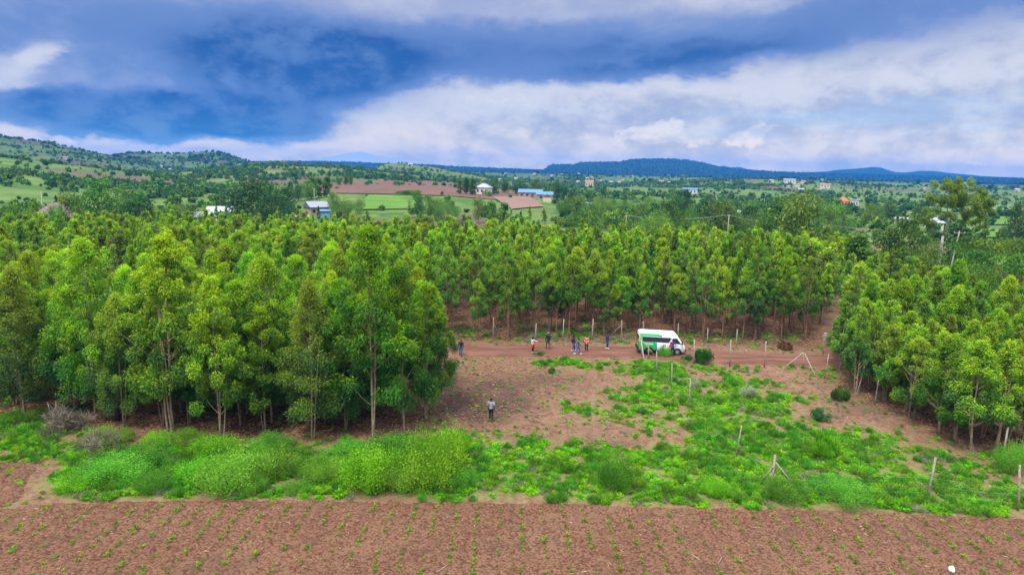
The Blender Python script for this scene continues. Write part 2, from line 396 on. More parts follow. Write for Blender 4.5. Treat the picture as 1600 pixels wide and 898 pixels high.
# ground
def ground_material():
    m, t, out = new_mat('ground_soil')
    pos = t.n('ShaderNodeNewGeometry').outputs['Position']
    vo2 = t.n('ShaderNodeTexVoronoi', feature='F1'); t.L.new(t.scalevec(pos, (1, 1, .6)), vo2.inputs['Vector']); vo2.inputs['Scale'].default_value = 5.0
    vs2 = t.n('ShaderNodeSeparateColor'); t.L.new(vo2.outputs['Color'], vs2.inputs[0])
    big = t.noise(pos, 0.12, 4); med = t.noise(pos, 0.9, 5, 0.6); fine = t.noise(pos, 7.0, 5, 0.65); tiny = t.noise(pos, 26.0, 3, 0.7)
    soil = t.mix(t.step(med, 0.35, 0.68), (0.169, 0.069, 0.041), (0.284, 0.129, 0.079))
    soil = t.mix(t.step(fine, 0.42, 0.7, 0, 0.7), soil, (0.145, 0.059, 0.036))
    pat = t.noise(pos, 0.55, 6, 0.68, 0.5)
    soil = t.mix(t.step(pat, 0.50, 0.64, 0, 0.6), soil, (0.105, 0.046, 0.033))
    soil = t.mix(t.step(t.noise(pos, 14.0, 4, 0.7), 0.55, 0.68, 0, 0.6), soil, (0.076, 0.035, 0.027))
    soil = t.mix(t.m('MULTIPLY', vs2.outputs[0], .45), soil, (0.271, 0.171, 0.107))
    soil = t.mix(t.m('MULTIPLY', t.step(vs2.outputs[1], .75, .9), .6), soil, (0.090, 0.047, 0.029))
    dry = t.m('MULTIPLY', t.step(tiny, 0.52, 0.66), t.step(big, 0.4, 0.62, 0.12, 0.6))
    soil = t.mix(dry, soil, (0.385, 0.232, 0.112))
    oli = t.noise(pos, 1.7, 5, 0.7, 0.3)
    soil = t.mix(t.step(oli, 0.47, 0.64, 0, 0.75), soil, (0.193, 0.181, 0.098))
    soil = t.mix(t.step(t.noise(pos, 3.2, 4, 0.7), 0.56, 0.68, 0, 0.8), soil, (0.067, 0.041, 0.026))
    soil = t.mix(t.step(t.noise(pos, 4.6, 3, 0.6), 0.60, 0.70, 0, 0.5), soil, (0.291, 0.225, 0.161))
    lit = t.attr('litter').outputs['Fac']
    vor = t.n('ShaderNodeTexVoronoi', feature='F1'); t.L.new(t.scalevec(pos, (1, 1, 0.2)), vor.inputs['Vector']); vor.inputs['Scale'].default_value = 6.5
    sv = t.n('ShaderNodeSeparateColor'); t.L.new(vor.outputs['Color'], sv.inputs[0])
    leafc = t.mix(t.step(sv.outputs[0], 0.1, 0.9), (0.046, 0.022, 0.015), (0.174, 0.088, 0.044))
    leafc = t.mix(t.step(sv.outputs[1], 0.82, 0.9), leafc, (0.247, 0.154, 0.074))
    soil = t.mix(t.m('MULTIPLY', lit, t.step(fine, 0.25, 0.5, 0.4, 1.0)), soil, leafc)
    burn = t.attr('burn').outputs['Fac']
    soil = t.mix(t.m('MULTIPLY', burn, t.step(fine, 0.35, 0.6, 0.25, 0.9)), soil, (0.045, 0.03, 0.028))
    gr = t.attr('green').outputs['Fac']
    grc = t.mix(t.step(fine, 0.35, 0.65), (0.06, 0.16, 0.018), (0.14, 0.26, 0.03))
    soil = t.mix(t.m('MULTIPLY', gr, t.step(t.m('ADD', fine, t.m('MULTIPLY', tiny, 0.6)), 0.62, 0.98, 0.12, 0.85)), soil, grc)
    # far country: grass slopes, scrub, tilled plots
    fb = t.noise(pos, 0.006, 5, 0.6); fm = t.noise(pos, 0.035, 5, 0.65); ff = t.noise(pos, 0.22, 4, 0.65)
    far = t.mix(t.step(fm, 0.38, 0.62), (0.062, 0.130, 0.022), (0.135, 0.195, 0.040))
    far = t.mix(t.step(fb, 0.52, 0.64, 0, 0.6), far, (0.144, 0.137, 0.054))
    far = t.mix(t.step(ff, 0.52, 0.68, 0, 0.65), far, (0.029, 0.061, 0.018))
    rv = t.n('ShaderNodeTexVoronoi', feature='F1'); t.L.new(pos, rv.inputs['Vector']); rv.inputs['Scale'].default_value = 0.011
    rs = t.n('ShaderNodeSeparateColor'); t.L.new(rv.outputs['Color'], rs.inputs[0])
    plots = t.m('MULTIPLY', t.step(rs.outputs[0], 0.80, 0.82), t.step(fb, 0.4, 0.5, 0.2, 0.8))
    far = t.mix(plots, far, (0.122, 0.076, 0.054))
    wd = t.attr('wood').outputs['Fac']
    far = t.mix(wd, far, t.mix(t.step(fm, 0.4, 0.65), (0.005, 0.017, 0.013), (0.011, 0.026, 0.016)))
    far = t.mix(t.attr('haze_pale').outputs['Fac'], far, (0.30, 0.31, 0.33))  # hazy paleness of the far mountain painted into its base colour
    col = t.mix(t.attr('far').outputs['Fac'], soil, far)
    hgt = t.m('ADD', t.m('MULTIPLY', med, 0.6), t.m('ADD', t.m('MULTIPLY', fine, 0.35), t.m('MULTIPLY', tiny, 0.12)))
    principled(t, out, col, 0.95, 0.1, hgt, 0.8, 0.12)
    return m
M_ground = ground_material()

# ------------------------------------------------------------------ regions (in plan), from where things stand
def gp(u, v):
    d = ray(u, v); k = -CAMZ / d[2]; return d[0] * k, d[1] * k
def inpoly(x, y, poly):
    x = np.asarray(x, float); y = np.asarray(y, float)
    c = np.zeros(x.shape, bool); n = len(poly)
    for i in range(n):
        x1, y1 = poly[i]; x2, y2 = poly[(i + 1) % n]
        if y1 == y2: continue
        k = ((y1 > y) != (y2 > y)) & (x < (x2 - x1) * (y - y1) / (y2 - y1) + x1)
        c ^= k
    return c
LEFT_GROVE = [(-62, 45.5)] + [gp(*p) for p in [(-100, 640), (0, 652), (110, 660), (190, 672), (260, 684), (350, 688), (480, 690), (580, 684), (640, 672), (680, 655), (664, 610), (630, 578)]] + [(-62, 63.0)]
RIGHT_GROVE = [gp(*p) for p in [(1303, 590), (1340, 622), (1420, 655), (1515, 704), (1590, 712)]] + [(52, 40), (56, 62), (53, 84), gp(1330, 520)]
MAIN = [(-150, 74), (-60, 74.5)] + [gp(*p) for p in [(720, 531), (800, 534), (900, 530), (1000, 528), (1100, 534), (1200, 541), (1283, 545), (1305, 470), (1325, 415)]] + [(66, 122), (56, 138), (30, 140), (5, 160), (-30, 168), (-150, 172)]
RIGHT_BACK = [gp(*p) for p in [(1306, 498), (1345, 512), (1420, 480), (1500, 470)]] + [(62, 84), (78, 104), gp(1400, 430), gp(1322, 448)]
def field_edge(x):           # far edge of the ploughed field (Y) as a function of x
    px = np.array([gp(u, v)[0] for u, v in FE]); py = np.array([gp(u, v)[1] for u, v in FE])
    return np.interp(x, px, py)
FE = [(-300, 800), (20, 795), (70, 788), (200, 783), (450, 781), (700, 786), (850, 786), (950, 790), (1100, 795), (1250, 796), (1400, 801), (1600, 811), (1900, 830)]
ROADN = [gp(u, v) for u, v in [(-400, 545), (300, 550), (700, 556), (760, 557), (850, 557), (900, 558), (960, 559), (1060, 564), (1150, 570), (1230, 573), (1300, 576), (1420, 580), (1700, 590)]]
ROADF = [gp(u, v) for u, v in [(-400, 529), (300, 534), (700, 540), (760, 541), (850, 541), (900, 541), (960, 541), (1060, 546), (1150, 551), (1230, 554), (1300, 557), (1420, 560), (1700, 568)]]

# green-cover density of the clearing: (u, v, su, sv, amount) read off the ground there
GREEN = [(820, 745, 90, 40, .85), (960, 750, 120, 40, .95), (1100, 740, 130, 45, .9), (1250, 750, 130, 40, 1.0), (1400, 775, 140, 26, .95), (1540, 790, 120, 18, .95),
         (1180, 680, 90, 40, .75), (1100, 640, 70, 36, .65), (1040, 600, 50, 26, .6), (1010, 575, 40, 14, .75), (980, 625, 50, 18, .55), (870, 568, 36, 7, .8), (915, 572, 40, 8, .6),
         (1380, 705, 120, 24, .65), (1290, 720, 80, 30, .7), (1480, 740, 110, 28, .5), (1340, 680, 60, 10, .3), (1240, 570, 45, 10, .5), (1320, 580, 40, 14, .6),
         (905, 640, 60, 14, .35), (870, 690, 60, 12, .25), (800, 700, 50, 22, .4), (1150, 590, 40, 16, .4), (1230, 625, 50, 20, .35), (1160, 620, 50, 20, .5), (1005, 650, 60, 20, .3),
         (240, 745, 220, 34, .9), (420, 735, 200, 40, .85), (600, 735, 150, 40, .95), (60, 690, 90, 26, .75), (130, 768, 110, 16, .75), (700, 730, 50, 45, .85), (30, 660, 60, 20, .7), (470, 770, 60, 10, -.3), (70, 735, 34, 14, -.5), (60, 770, 40, 14, -.35),
         (1000, 760, 60, 30, .35), (1180, 765, 60, 20, .35), (1040, 590, 30, 24, .3), (1030, 558, 30, 6, .6), (1130, 575, 40, 6, .4)]
def green_density(x, y):
    u, v = project(x, y, np.zeros_like(x))
    d = np.full(np.shape(x), 0.05)
    for a, b, su, sv, k in GREEN:
        d = d + k * np.exp(-((u - a) / su) ** 2 - ((v - b) / sv) ** 2)
    return np.clip(d, 0, 1.15) * (y > field_edge(x) + 0.1)
BURN = [(745, 640, 62, 20, 1.3), (720, 622, 46, 11, 1.3), (795, 625, 46, 15, 1.1), (770, 600, 50, 8, .6), (850, 590, 60, 7, .5), (955, 700, 40, 12, .8), (1350, 640, 50, 12, .6), (1300, 650, 40, 8, .3), (870, 600, 80, 12, .3), (900, 680, 90, 20, .3), (60, 725, 60, 5, .4), (820, 545, 60, 3, .3), (760, 600, 60, 10, .3)]
def burn_map(x, y):
    u, v = project(x, y, np.zeros_like(x)); d = np.zeros(np.shape(x))
    for a, b, su, sv, k in BURN: d = d + k * np.exp(-((u - a) / su) ** 2 - ((v - b) / sv) ** 2)
    return np.clip(d * (0.5 + fbm(x / 1.3, y / 1.3, 3, 3)), 0, 1)
def near_poly(x, y, poly, grow):
    px = np.asarray(x); o = inpoly(px, y, poly).astype(float)
    for a in range(8):
        for g in (grow * .5, grow):
            o = o + inpoly(px + g * math.cos(a * .785), y + g * math.sin(a * .785), poly)
    return np.clip(o / 17.0, 0, 1)

# ------------------------------------------------------------------ ground sheet
def build_ground():
    a_in = np.linspace(-42, 42, 620)
    A = np.radians(np.concatenate([np.arange(-120, -42, 2.0), a_in, np.arange(44, 121, 2.0)]))
    Rr = np.concatenate([np.arange(2, 22, 1.0), np.arange(22, 82, 0.16), np.geomspace(82, 220, 80), np.geomspace(223, 15000, 240)])
    aa, rr = np.meshgrid(A, Rr)
    x = np.sin(aa) * rr; y = np.cos(aa) * rr
    z = terrain(x, y)
    nearw = 1 - sstep(rr, 85, 120)
    fr = y > field_edge(x)
    z = z + nearw * ((fbm(x / 2.2, y / 2.2, 4, 21) - 0.5) * 0.22 * fr - 0.04 * (~fr))
    nr, na = x.shape
    idx = np.arange(nr * na).reshape(nr, na)
    F = np.stack([idx[:-1, :-1], idx[:-1, 1:], idx[1:, 1:], idx[1:, :-1]], -1).reshape(-1, 4)[:, ::-1].copy()
    xf, yf = x.ravel(), y.ravel()
    msk = (rr.ravel() < 160)
    green = np.zeros(xf.size); burn = np.zeros(xf.size); lit = np.zeros(xf.size)
    gx, gy = xf[msk], yf[msk]
    nz = fbm(gx / 1.1, gy / 1.1, 4, 31)
    fwd = gy > 5
    g = np.where(fwd, green_density(gx, np.maximum(gy, 5)), 0)
    green[msk] = np.clip(g * 1.5 - 0.9 * (1 - nz), 0, 1)
    burn[msk] = np.where(fwd, burn_map(gx, np.maximum(gy, 5)), 0)
    l = np.maximum(near_poly(gx, gy, LEFT_GROVE, 3.0), near_poly(gx, gy, RIGHT_GROVE, 3.0))
    l = np.maximum(l, near_poly(gx, gy, MAIN, 2.0))
    u, v = project(gx, np.maximum(gy, 5), 0 * gx)
    l = np.maximum(l, 0.9 * np.exp(-((u - 740) / 60) ** 2 - ((v - 640) / 25) ** 2))
    l = np.maximum(l, 0.5 * np.exp(-((u - 780) / 110) ** 2 - ((v - 590) / 40) ** 2))
    lit[msk] = l
    far = sstep(rr, 95, 150).ravel()
    uu = 800 + FPX * 1.014 * np.tan(np.clip(np.arctan2(xf, np.maximum(yf, 1e-3)), -1.1, 1.1))
    wood = np.clip(sstep(rr.ravel(), 1700, 2600) + 0.35 * sstep(rr.ravel(), 1000, 1400), 0, 1) * np.where((uu > 960) & (rr.ravel() < 1800), 0.2, 1)
    me = np_mesh('ground', np.stack([xf, yf, z.ravel()], -1), F, M_ground, attrs=dict(haze_pale=sstep(rr.ravel(), 6350, 6500) * (np.abs(uu - 570) < 150), green=green, burn=burn, litter=lit, far=far, wood=wood))
    o = link('ground', me); o['kind'] = 'structure'
build_ground()

# ploughed field in the foreground
def build_field():
    m, t, out = new_mat('ploughed_soil')
    pos = t.n('ShaderNodeNewGeometry').outputs['Position']
    big = t.noise(pos, 0.25, 3); med = t.noise(pos, 2.2, 5, 0.6); fine = t.noise(pos, 11.0, 5, 0.7); tiny = t.noise(pos, 30, 3, 0.7)
    vo = t.n('ShaderNodeTexVoronoi', feature='F1'); t.L.new(t.scalevec(pos, (1, 1, .6)), vo.inputs['Vector']); vo.inputs['Scale'].default_value = 7.5
    vs = t.n('ShaderNodeSeparateColor'); t.L.new(vo.outputs['Color'], vs.inputs[0])
    rows = t.n('ShaderNodeTexWave', wave_type='BANDS', bands_direction='X'); t.L.new(pos, rows.inputs[0]); rows.inputs['Scale'].default_value = .556; rows.inputs['Distortion'].default_value = 3.5; rows.inputs['Detail'].default_value = 2
    c = t.mix(t.step(med, 0.36, 0.64), (0.126, 0.053, 0.030), (0.191, 0.089, 0.052))
    c = t.mix(t.step(big, 0.40, 0.60, 0, 0.8), c, (0.209, 0.106, 0.061))
    c = t.mix(t.m('MULTIPLY', vs.outputs[0], .55), c, (0.242, 0.126, 0.073))          # dry crumbs
    c = t.mix(t.step(vo.outputs['Distance'], .45, .75, 0, .7), c, (0.051, 0.021, 0.012))   # crevice shade between clods, painted into the soil colour
    c = t.mix(t.step(fine, 0.53, 0.66, 0, 0.75), c, (0.060, 0.025, 0.015))  # fine shadow specks among the crumbs, painted into the colour
    c = t.mix(t.step(rows.outputs[0], .5, 1.0, 0, .10), c, (0.070, 0.030, 0.018))
    c = t.mix(t.step(tiny, 0.60, 0.68, 0, 0.6), c, (0.316, 0.187, 0.108))
    c = t.mix(t.step(t.noise(pos, 3.6, 5, 0.7, .3), 0.53, 0.66, 0, 0.6), c, (0.200, 0.145, 0.070))
    c = t.mix(t.step(t.noise(pos, 6.5, 3, 0.6), 0.58, 0.68, 0, 0.75), c, (0.070, 0.033, 0.018))
    c = t.mix(t.step(t.noise(pos, 8.5, 3, 0.6), 0.60, 0.70, 0, 0.6), c, (0.298, 0.184, 0.127))
    c = t.mix(t.step(t.noise(pos, .5, 4, .6, .4), .52, .68, 0, .45), c, (0.079, 0.045, 0.028))
    hs_ = t.n('ShaderNodeHueSaturation'); t.L.new(c, hs_.inputs['Color']); hs_.inputs['Value'].default_value = 1.12; c = hs_.outputs[0]
    h = t.m('ADD', t.m('MULTIPLY', med, 0.5), t.m('ADD', t.m('MULTIPLY', fine, 0.5), t.m('MULTIPLY', tiny, 0.2)))
    principled(t, out, c, 0.95, 0.1, h, 1.0, 0.14)
    xs = np.arange(-36, 38, 0.075)
    nt = 240
    e = field_edge(xs) + 0.35 * (fbm(xs / 1.5, 0 * xs, 3, 8) - 0.5)
    T = np.linspace(0, 1, nt)[:, None] ** 0.9
    y = 3 + (e[None, :] - 3) * T if False else 16 + (e[None, :] - 16) * T
    x = np.broadcast_to(xs[None, :], y.shape)
    z = 0.03 + 0.17 * (fbm(x / 0.42, y / 0.42, 4, 77) - 0.4) + 0.03 * np.cos(x / 1.2 * 2 * math.pi) + 0.06 * (fbm(x / 4, y / 4, 2, 7) - .5)
    z[-1, :] = -0.06
    nr, na = x.shape; idx = np.arange(nr * na).reshape(nr, na)
    F = np.stack([idx[:-1, :-1], idx[:-1, 1:], idx[1:, 1:], idx[1:, :-1]], -1).reshape(-1, 4)
    o = link('ploughed_field', np_mesh('ploughed_field', np.stack([x, y, z], -1).reshape(-1, 3), F, m)); o['kind'] = 'structure'
    # the corner of a neighbouring ploughed plot on the left
    poly = [gp(-200, 716), gp(-60, 722), gp(40, 722), gp(62, 730), gp(50, 752), gp(28, 782), gp(5, 796), gp(-200, 800)]
    V = []; 
    cx = sum(p[0] for p in poly) / len(poly); cy = sum(p[1] for p in poly) / len(poly)
    n = len(poly); rings = 8
    dense = []
    for i in range(n):
        for k in range(6):
            a = poly[i]; b = poly[(i + 1) % n]; dense.append((a[0] + (b[0] - a[0]) * k / 6, a[1] + (b[1] - a[1]) * k / 6))
    n = len(dense)
    for r_ in range(rings + 1):
        f = 1 - r_ / rings * 0.98
        for a in dense:
            px, py = cx + (a[0] - cx) * f, cy + (a[1] - cy) * f
            V.append((px, py, (-0.12 if r_ == 0 else 0.10) + 0.08 * float(fbm(np.array([px / .6]), np.array([py / .6]), 3, 9)[0])))
    F = [(r_ * n + i, r_ * n + (i + 1) % n, (r_ + 1) * n + (i + 1) % n, (r_ + 1) * n + i) for r_ in range(rings) for i in range(n)]
    F.append(tuple(rings * n + i for i in range(n)))
    o = link('ploughed_plot', np_mesh('ploughed_plot', V, F, m)); o['kind'] = 'structure'
build_field()

def strip(name, near, far_, mat, lift, rows=14, step_=0.4):
    nx = np.array([p[0] for p in near]); ny = np.array([p[1] for p in near])
    fx = np.array([p[0] for p in far_]); fy = np.array([p[1] for p in far_])
    xs = np.arange(max(nx.min(), fx.min()), min(nx.max(), fx.max()), step_)
    yn = np.interp(xs, nx, ny) + 0.7 * (fbm(xs / 3, 0 * xs, 3, 1) - .5); yf_ = np.interp(xs, fx, fy) + 0.7 * (fbm(xs / 3, 0 * xs, 3, 2) - .5)
    T = np.linspace(0, 1, rows)[:, None]
    y = yn[None] + (yf_ - yn)[None] * T; x = np.broadcast_to(xs[None], y.shape)
    rut = -0.05 * (np.exp(-((T - .3) / .07) ** 2) + np.exp(-((T - .72) / .07) ** 2))
    z = lift + rut + 0.04 * (fbm(x / 1.5, y / 1.5, 3, 6) - .5)
    z = np.array(z); z[0] -= 0.2; z[-1] -= 0.2
    nr, na = x.shape; idx = np.arange(nr * na).reshape(nr, na)
    F = np.stack([idx[:-1, :-1], idx[:-1, 1:], idx[1:, 1:], idx[1:, :-1]], -1).reshape(-1, 4)
    o = link(name, np_mesh(name, np.stack([x, y, z], -1).reshape(-1, 3), F, mat)); o['kind'] = 'structure'; return o
def road_material():
    m, t, out = new_mat('dirt_road')
    pos = t.n('ShaderNodeNewGeometry').outputs['Position']
    st_ = t.scalevec(pos, (0.25, 1.4, 1))
    a = t.noise(st_, 0.9, 5, 0.6); f = t.noise(pos, 6, 4, 0.65)
    c = t.mix(t.step(a, 0.35, 0.65), (0.131, 0.059, 0.039), (0.212, 0.103, 0.069))
    c = t.mix(t.step(f, 0.5, 0.7, 0, .5), c, (0.109, 0.052, 0.032))
    principled(t, out, c, 0.95, 0.1, f, 0.5, 0.06); return m
M_road = road_material()
strip('dirt_road', ROADN, ROADF, M_road, 0.17)

# ------------------------------------------------------------------ foliage generators
def leaves(C, D, Lg, Wd, rng):
    """diamond leaves: base C, direction D, length Lg, width Wd -> verts (4N), quads (N)"""
    n = len(C)
    D = D / (np.linalg.norm(D, axis=1)[:, None] + 1e-9)
    Rv = rng.normal(size=(n, 3)); Sd = np.cross(D, Rv); Sd /= np.linalg.norm(Sd, axis=1)[:, None] + 1e-9
    Lg = np.broadcast_to(Lg, (n,))[:, None]; Wd = np.broadcast_to(Wd, (n,))[:, None]
    mid = C + D * Lg * 0.45
    V = np.stack([C, mid + Sd * Wd * .5, C + D * Lg, mid - Sd * Wd * .5], 1).reshape(-1, 3)
    F = np.arange(4 * n).reshape(n, 4)
    return V, F
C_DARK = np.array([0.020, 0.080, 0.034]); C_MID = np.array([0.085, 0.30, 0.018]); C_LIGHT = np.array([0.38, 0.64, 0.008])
C_RED = np.array([0.42, 0.34, 0.045]); C_GREY = np.array([0.075, 0.115, 0.06])
def mixc(a, b, t): return a + (b - a) * t[:, None]
def euc(rng, h, wd, base, nclump, nleaf, ll, lw, red=0.15, grey=0.0, lean=0.0, dome=0.78, cs=(.15, .34)):
    """one young eucalyptus: crown arrays, clump centres"""
    t = rng.random(nclump) ** 0.85
    t[:3] = [0.97, 0.92, 0.88]
    rad = wd * np.minimum(1, 1.25 * (1 - t) ** dome) * (0.62 + 0.38 * np.minimum(1, t * 3.5))
    k = np.sqrt(rng.uniform(0.12, 1.0, nclump)) * np.where(rng.random(nclump) < .15, 1.2, 1); th = rng.uniform(0, 2 * np.pi, nclump)
    # lobes: some sides of the crown fuller than others
    lob = 1 + 0.25 * np.sin(th * 2 + rng.uniform(0, 6)) + 0.2 * np.sin(th * 3 + t * 5 + rng.uniform(0, 6))
    cx = rad * k * np.cos(th) * lob + lean * t; cy = rad * k * np.sin(th) * lob
    cz = base + (h - base) * t * 0.96
    cen = np.stack([cx, cy, cz], 1)
    size = wd * rng.uniform(cs[0], cs[1], nclump) * (1 - 0.35 * t)
    per = (nleaf * size ** 2 / (size ** 2).sum()).astype(int) + 8
    cid = np.repeat(np.arange(nclump), per); n = len(cid)
    q = rng.normal(size=(n, 3)); q /= np.linalg.norm(q, axis=1)[:, None]
    rr = rng.random(n) ** 0.42
    off = q * rr[:, None] * size[cid][:, None] * np.array([1, 1, 1.15])
    P = cen[cid] + off
    outw = P.copy(); outw[:, 2] = 0; outw[:, 0] -= lean * .5
    outw /= np.linalg.norm(outw, axis=1)[:, None] + 0.3
    D = outw * 0.45 + rng.normal(size=(n, 3)) * 0.45 + np.array([0, 0, -0.75]) + q * 0.25
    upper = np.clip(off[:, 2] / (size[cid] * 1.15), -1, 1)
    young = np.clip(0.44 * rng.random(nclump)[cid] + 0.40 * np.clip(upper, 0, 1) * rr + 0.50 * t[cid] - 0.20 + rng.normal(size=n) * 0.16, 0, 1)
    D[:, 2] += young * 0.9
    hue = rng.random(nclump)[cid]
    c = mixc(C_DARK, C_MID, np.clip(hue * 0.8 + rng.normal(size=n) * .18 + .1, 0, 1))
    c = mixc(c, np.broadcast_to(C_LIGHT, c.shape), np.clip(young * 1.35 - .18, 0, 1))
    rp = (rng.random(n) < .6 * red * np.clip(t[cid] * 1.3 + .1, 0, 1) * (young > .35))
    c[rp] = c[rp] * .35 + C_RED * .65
    if grey: c = mixc(c, np.broadcast_to(C_GREY, c.shape), np.full(n, grey))
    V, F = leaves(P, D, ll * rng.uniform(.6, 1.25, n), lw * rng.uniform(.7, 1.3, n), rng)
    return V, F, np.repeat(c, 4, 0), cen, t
def euc_trunk(rng, h, base, cen, t, stems=2, r0=0.085, lean=0.0, limbs=14, k=6):
    Vs, Fs, o = [], [], 0
    def add(p, r_):
        nonlocal o
        V, F = tube_arr(p, r_, k); Vs.append(V); Fs.append(F + o); o += len(V)
    for s_ in range(stems):
        a = rng.uniform(0, 6.28); sp = 0.0 if s_ == 0 else rng.uniform(.3, .9)
        x0, y0 = (0, 0) if s_ == 0 else (rng.uniform(-.18, .18), rng.uniform(-.18, .18))
        hh = h * (0.93 if s_ == 0 else rng.uniform(.55, .8))
        z = np.linspace(-0.25, hh, 7)
        f = np.clip(z / hh, 0, 1)
        wob = rng.normal(size=2) * .06
        p = np.stack([x0 + lean * f + math.cos(a) * sp * f ** .7 + wob[0] * np.sin(f * 5), y0 + math.sin(a) * sp * f ** .7 + wob[1] * np.sin(f * 4), z], 1)
        add(p, r0 * (1 - .8 * f) * (1.0 if s_ == 0 else .75) + .012)
    idx = rng.permutation(len(cen))[:limbs]
    for i in idx:
        c = cen[i]; zb = max(base * .75, c[2] - 0.9 - np.hypot(c[0], c[1]) * .5)
        p0 = np.array([lean * zb / h, 0, zb]); p1 = p0 * .45 + c * .55 + np.array([0, 0, -.15])
        add(np.array([p0, p1, c]), np.array([.035, .024, .01]))
    return np.concatenate(Vs), np.concatenate(Fs)
def make_tree_meshes(name, seed, h, wd, base, nclump, nleaf, ll, lw, stems=2, bark=None, leaf=None, limbs=14, r0=.085, **kw):
    rng = np.random.default_rng(seed)
    lean = rng.uniform(-.35, .35)
    V, F, c, cen, t = euc(rng, h, wd, base, nclump, nleaf, ll, lw, lean=lean, **kw)
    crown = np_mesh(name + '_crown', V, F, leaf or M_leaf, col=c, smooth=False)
    TV, TF = euc_trunk(rng, h, base, cen, t, stems, r0, lean, limbs)
    trunk = np_mesh(name + '_trunk', TV, TF, bark or M_bark)
    return trunk, crown, (V, F, c, TV, TF, h)
def merged(name, dat, leaf, bark):
    V, F, c, TV, TF, h = dat
    col = np.concatenate([c, np.full((len(TV), 3), .2)])
    me = np_mesh(name, np.concatenate([V, TV]), np.concatenate([F, TF + len(V)]), [leaf, bark], col=col, mi=np.r_[np.zeros(len(F)), np.ones(len(TF))], smooth=False)
    return me

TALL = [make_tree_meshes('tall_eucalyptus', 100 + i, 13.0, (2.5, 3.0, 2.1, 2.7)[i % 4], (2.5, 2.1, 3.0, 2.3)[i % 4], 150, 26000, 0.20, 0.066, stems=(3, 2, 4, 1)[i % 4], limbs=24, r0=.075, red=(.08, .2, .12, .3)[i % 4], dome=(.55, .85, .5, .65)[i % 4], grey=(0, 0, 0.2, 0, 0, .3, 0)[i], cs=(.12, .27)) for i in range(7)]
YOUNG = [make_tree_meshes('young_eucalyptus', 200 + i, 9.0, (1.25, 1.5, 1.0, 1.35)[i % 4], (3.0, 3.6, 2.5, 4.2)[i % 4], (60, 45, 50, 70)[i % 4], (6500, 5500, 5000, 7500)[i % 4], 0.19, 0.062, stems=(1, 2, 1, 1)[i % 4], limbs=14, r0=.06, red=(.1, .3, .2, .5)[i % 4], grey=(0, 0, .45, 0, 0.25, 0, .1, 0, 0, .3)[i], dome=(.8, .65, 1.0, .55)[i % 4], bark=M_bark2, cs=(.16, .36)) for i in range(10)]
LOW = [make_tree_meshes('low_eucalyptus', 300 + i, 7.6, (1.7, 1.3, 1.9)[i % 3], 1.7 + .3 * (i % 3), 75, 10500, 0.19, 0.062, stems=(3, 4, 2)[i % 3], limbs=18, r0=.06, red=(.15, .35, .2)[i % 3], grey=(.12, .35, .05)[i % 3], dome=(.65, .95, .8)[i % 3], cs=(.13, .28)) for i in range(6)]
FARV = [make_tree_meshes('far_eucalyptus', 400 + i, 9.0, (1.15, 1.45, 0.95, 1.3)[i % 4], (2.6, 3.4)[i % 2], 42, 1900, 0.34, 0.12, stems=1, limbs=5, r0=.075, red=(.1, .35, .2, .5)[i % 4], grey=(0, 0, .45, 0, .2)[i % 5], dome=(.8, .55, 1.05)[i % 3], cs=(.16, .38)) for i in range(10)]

# --- geometry-node scatter used for the uncountable masses
def scatter(name, pts, rots, scls, ids, meshes, label=None):
    """one object whose points carry instances of the given meshes"""
    tcol = bpy.data.collections.new(name + '_kinds')
    for i, me in enumerate(meshes):
        o = bpy.data.objects.new('%s_kind_%02d' % (name, i), me); tcol.objects.link(o)
    n = len(pts)
    me = bpy.data.meshes.new(name); me.vertices.add(n); me.vertices.foreach_set('co', np.asarray(pts, np.float32).ravel())
    a = me.attributes.new('turn', 'FLOAT_VECTOR', 'POINT'); a.data.foreach_set('vector', np.asarray(rots, np.float32).ravel())
    a = me.attributes.new('size', 'FLOAT_VECTOR', 'POINT'); a.data.foreach_set('vector', np.asarray(scls, np.float32).ravel())
    a = me.attributes.new('which', 'INT', 'POINT'); a.data.foreach_set('value', np.asarray(ids, np.int32))
    o = link(name, me)
    ng = bpy.data.node_groups.new(name + '_nodes', 'GeometryNodeTree')
    ng.interface.new_socket('Geometry', in_out='INPUT', socket_type='NodeSocketGeometry')
    ng.interface.new_socket('Geometry', in_out='OUTPUT', socket_type='NodeSocketGeometry')
    N = ng.nodes; L = ng.links
    gi = N.new('NodeGroupInput'); go = N.new('NodeGroupOutput')
    ci = N.new('GeometryNodeCollectionInfo'); ci.inputs[0].default_value = tcol; ci.inputs[1].default_value = True; ci.inputs[2].default_value = True
    ip = N.new('GeometryNodeInstanceOnPoints'); ip.inputs['Pick Instance'].default_value = True
    def na(nm, ty):
        x = N.new('GeometryNodeInputNamedAttribute'); x.data_type = ty; x.inputs[0].default_value = nm
        return [s for s in x.outputs if s.enabled and s.name == 'Attribute'][0]
    L.new(gi.outputs[0], ip.inputs['Points']); L.new(ci.outputs[0], ip.inputs['Instance'])
    L.new(na('which', 'INT'), ip.inputs['Instance Index']); L.new(na('size', 'FLOAT_VECTOR'), ip.inputs['Scale'])
    er = N.new('FunctionNodeEulerToRotation'); L.new(na('turn', 'FLOAT_VECTOR'), er.inputs[0]); L.new(er.outputs[0], ip.inputs['Rotation'])
    L.new(ip.outputs[0], go.inputs[0])
    md = o.modifiers.new('scatter', 'NODES'); md.node_group = ng
    o['kind'] = 'stuff'
    return o

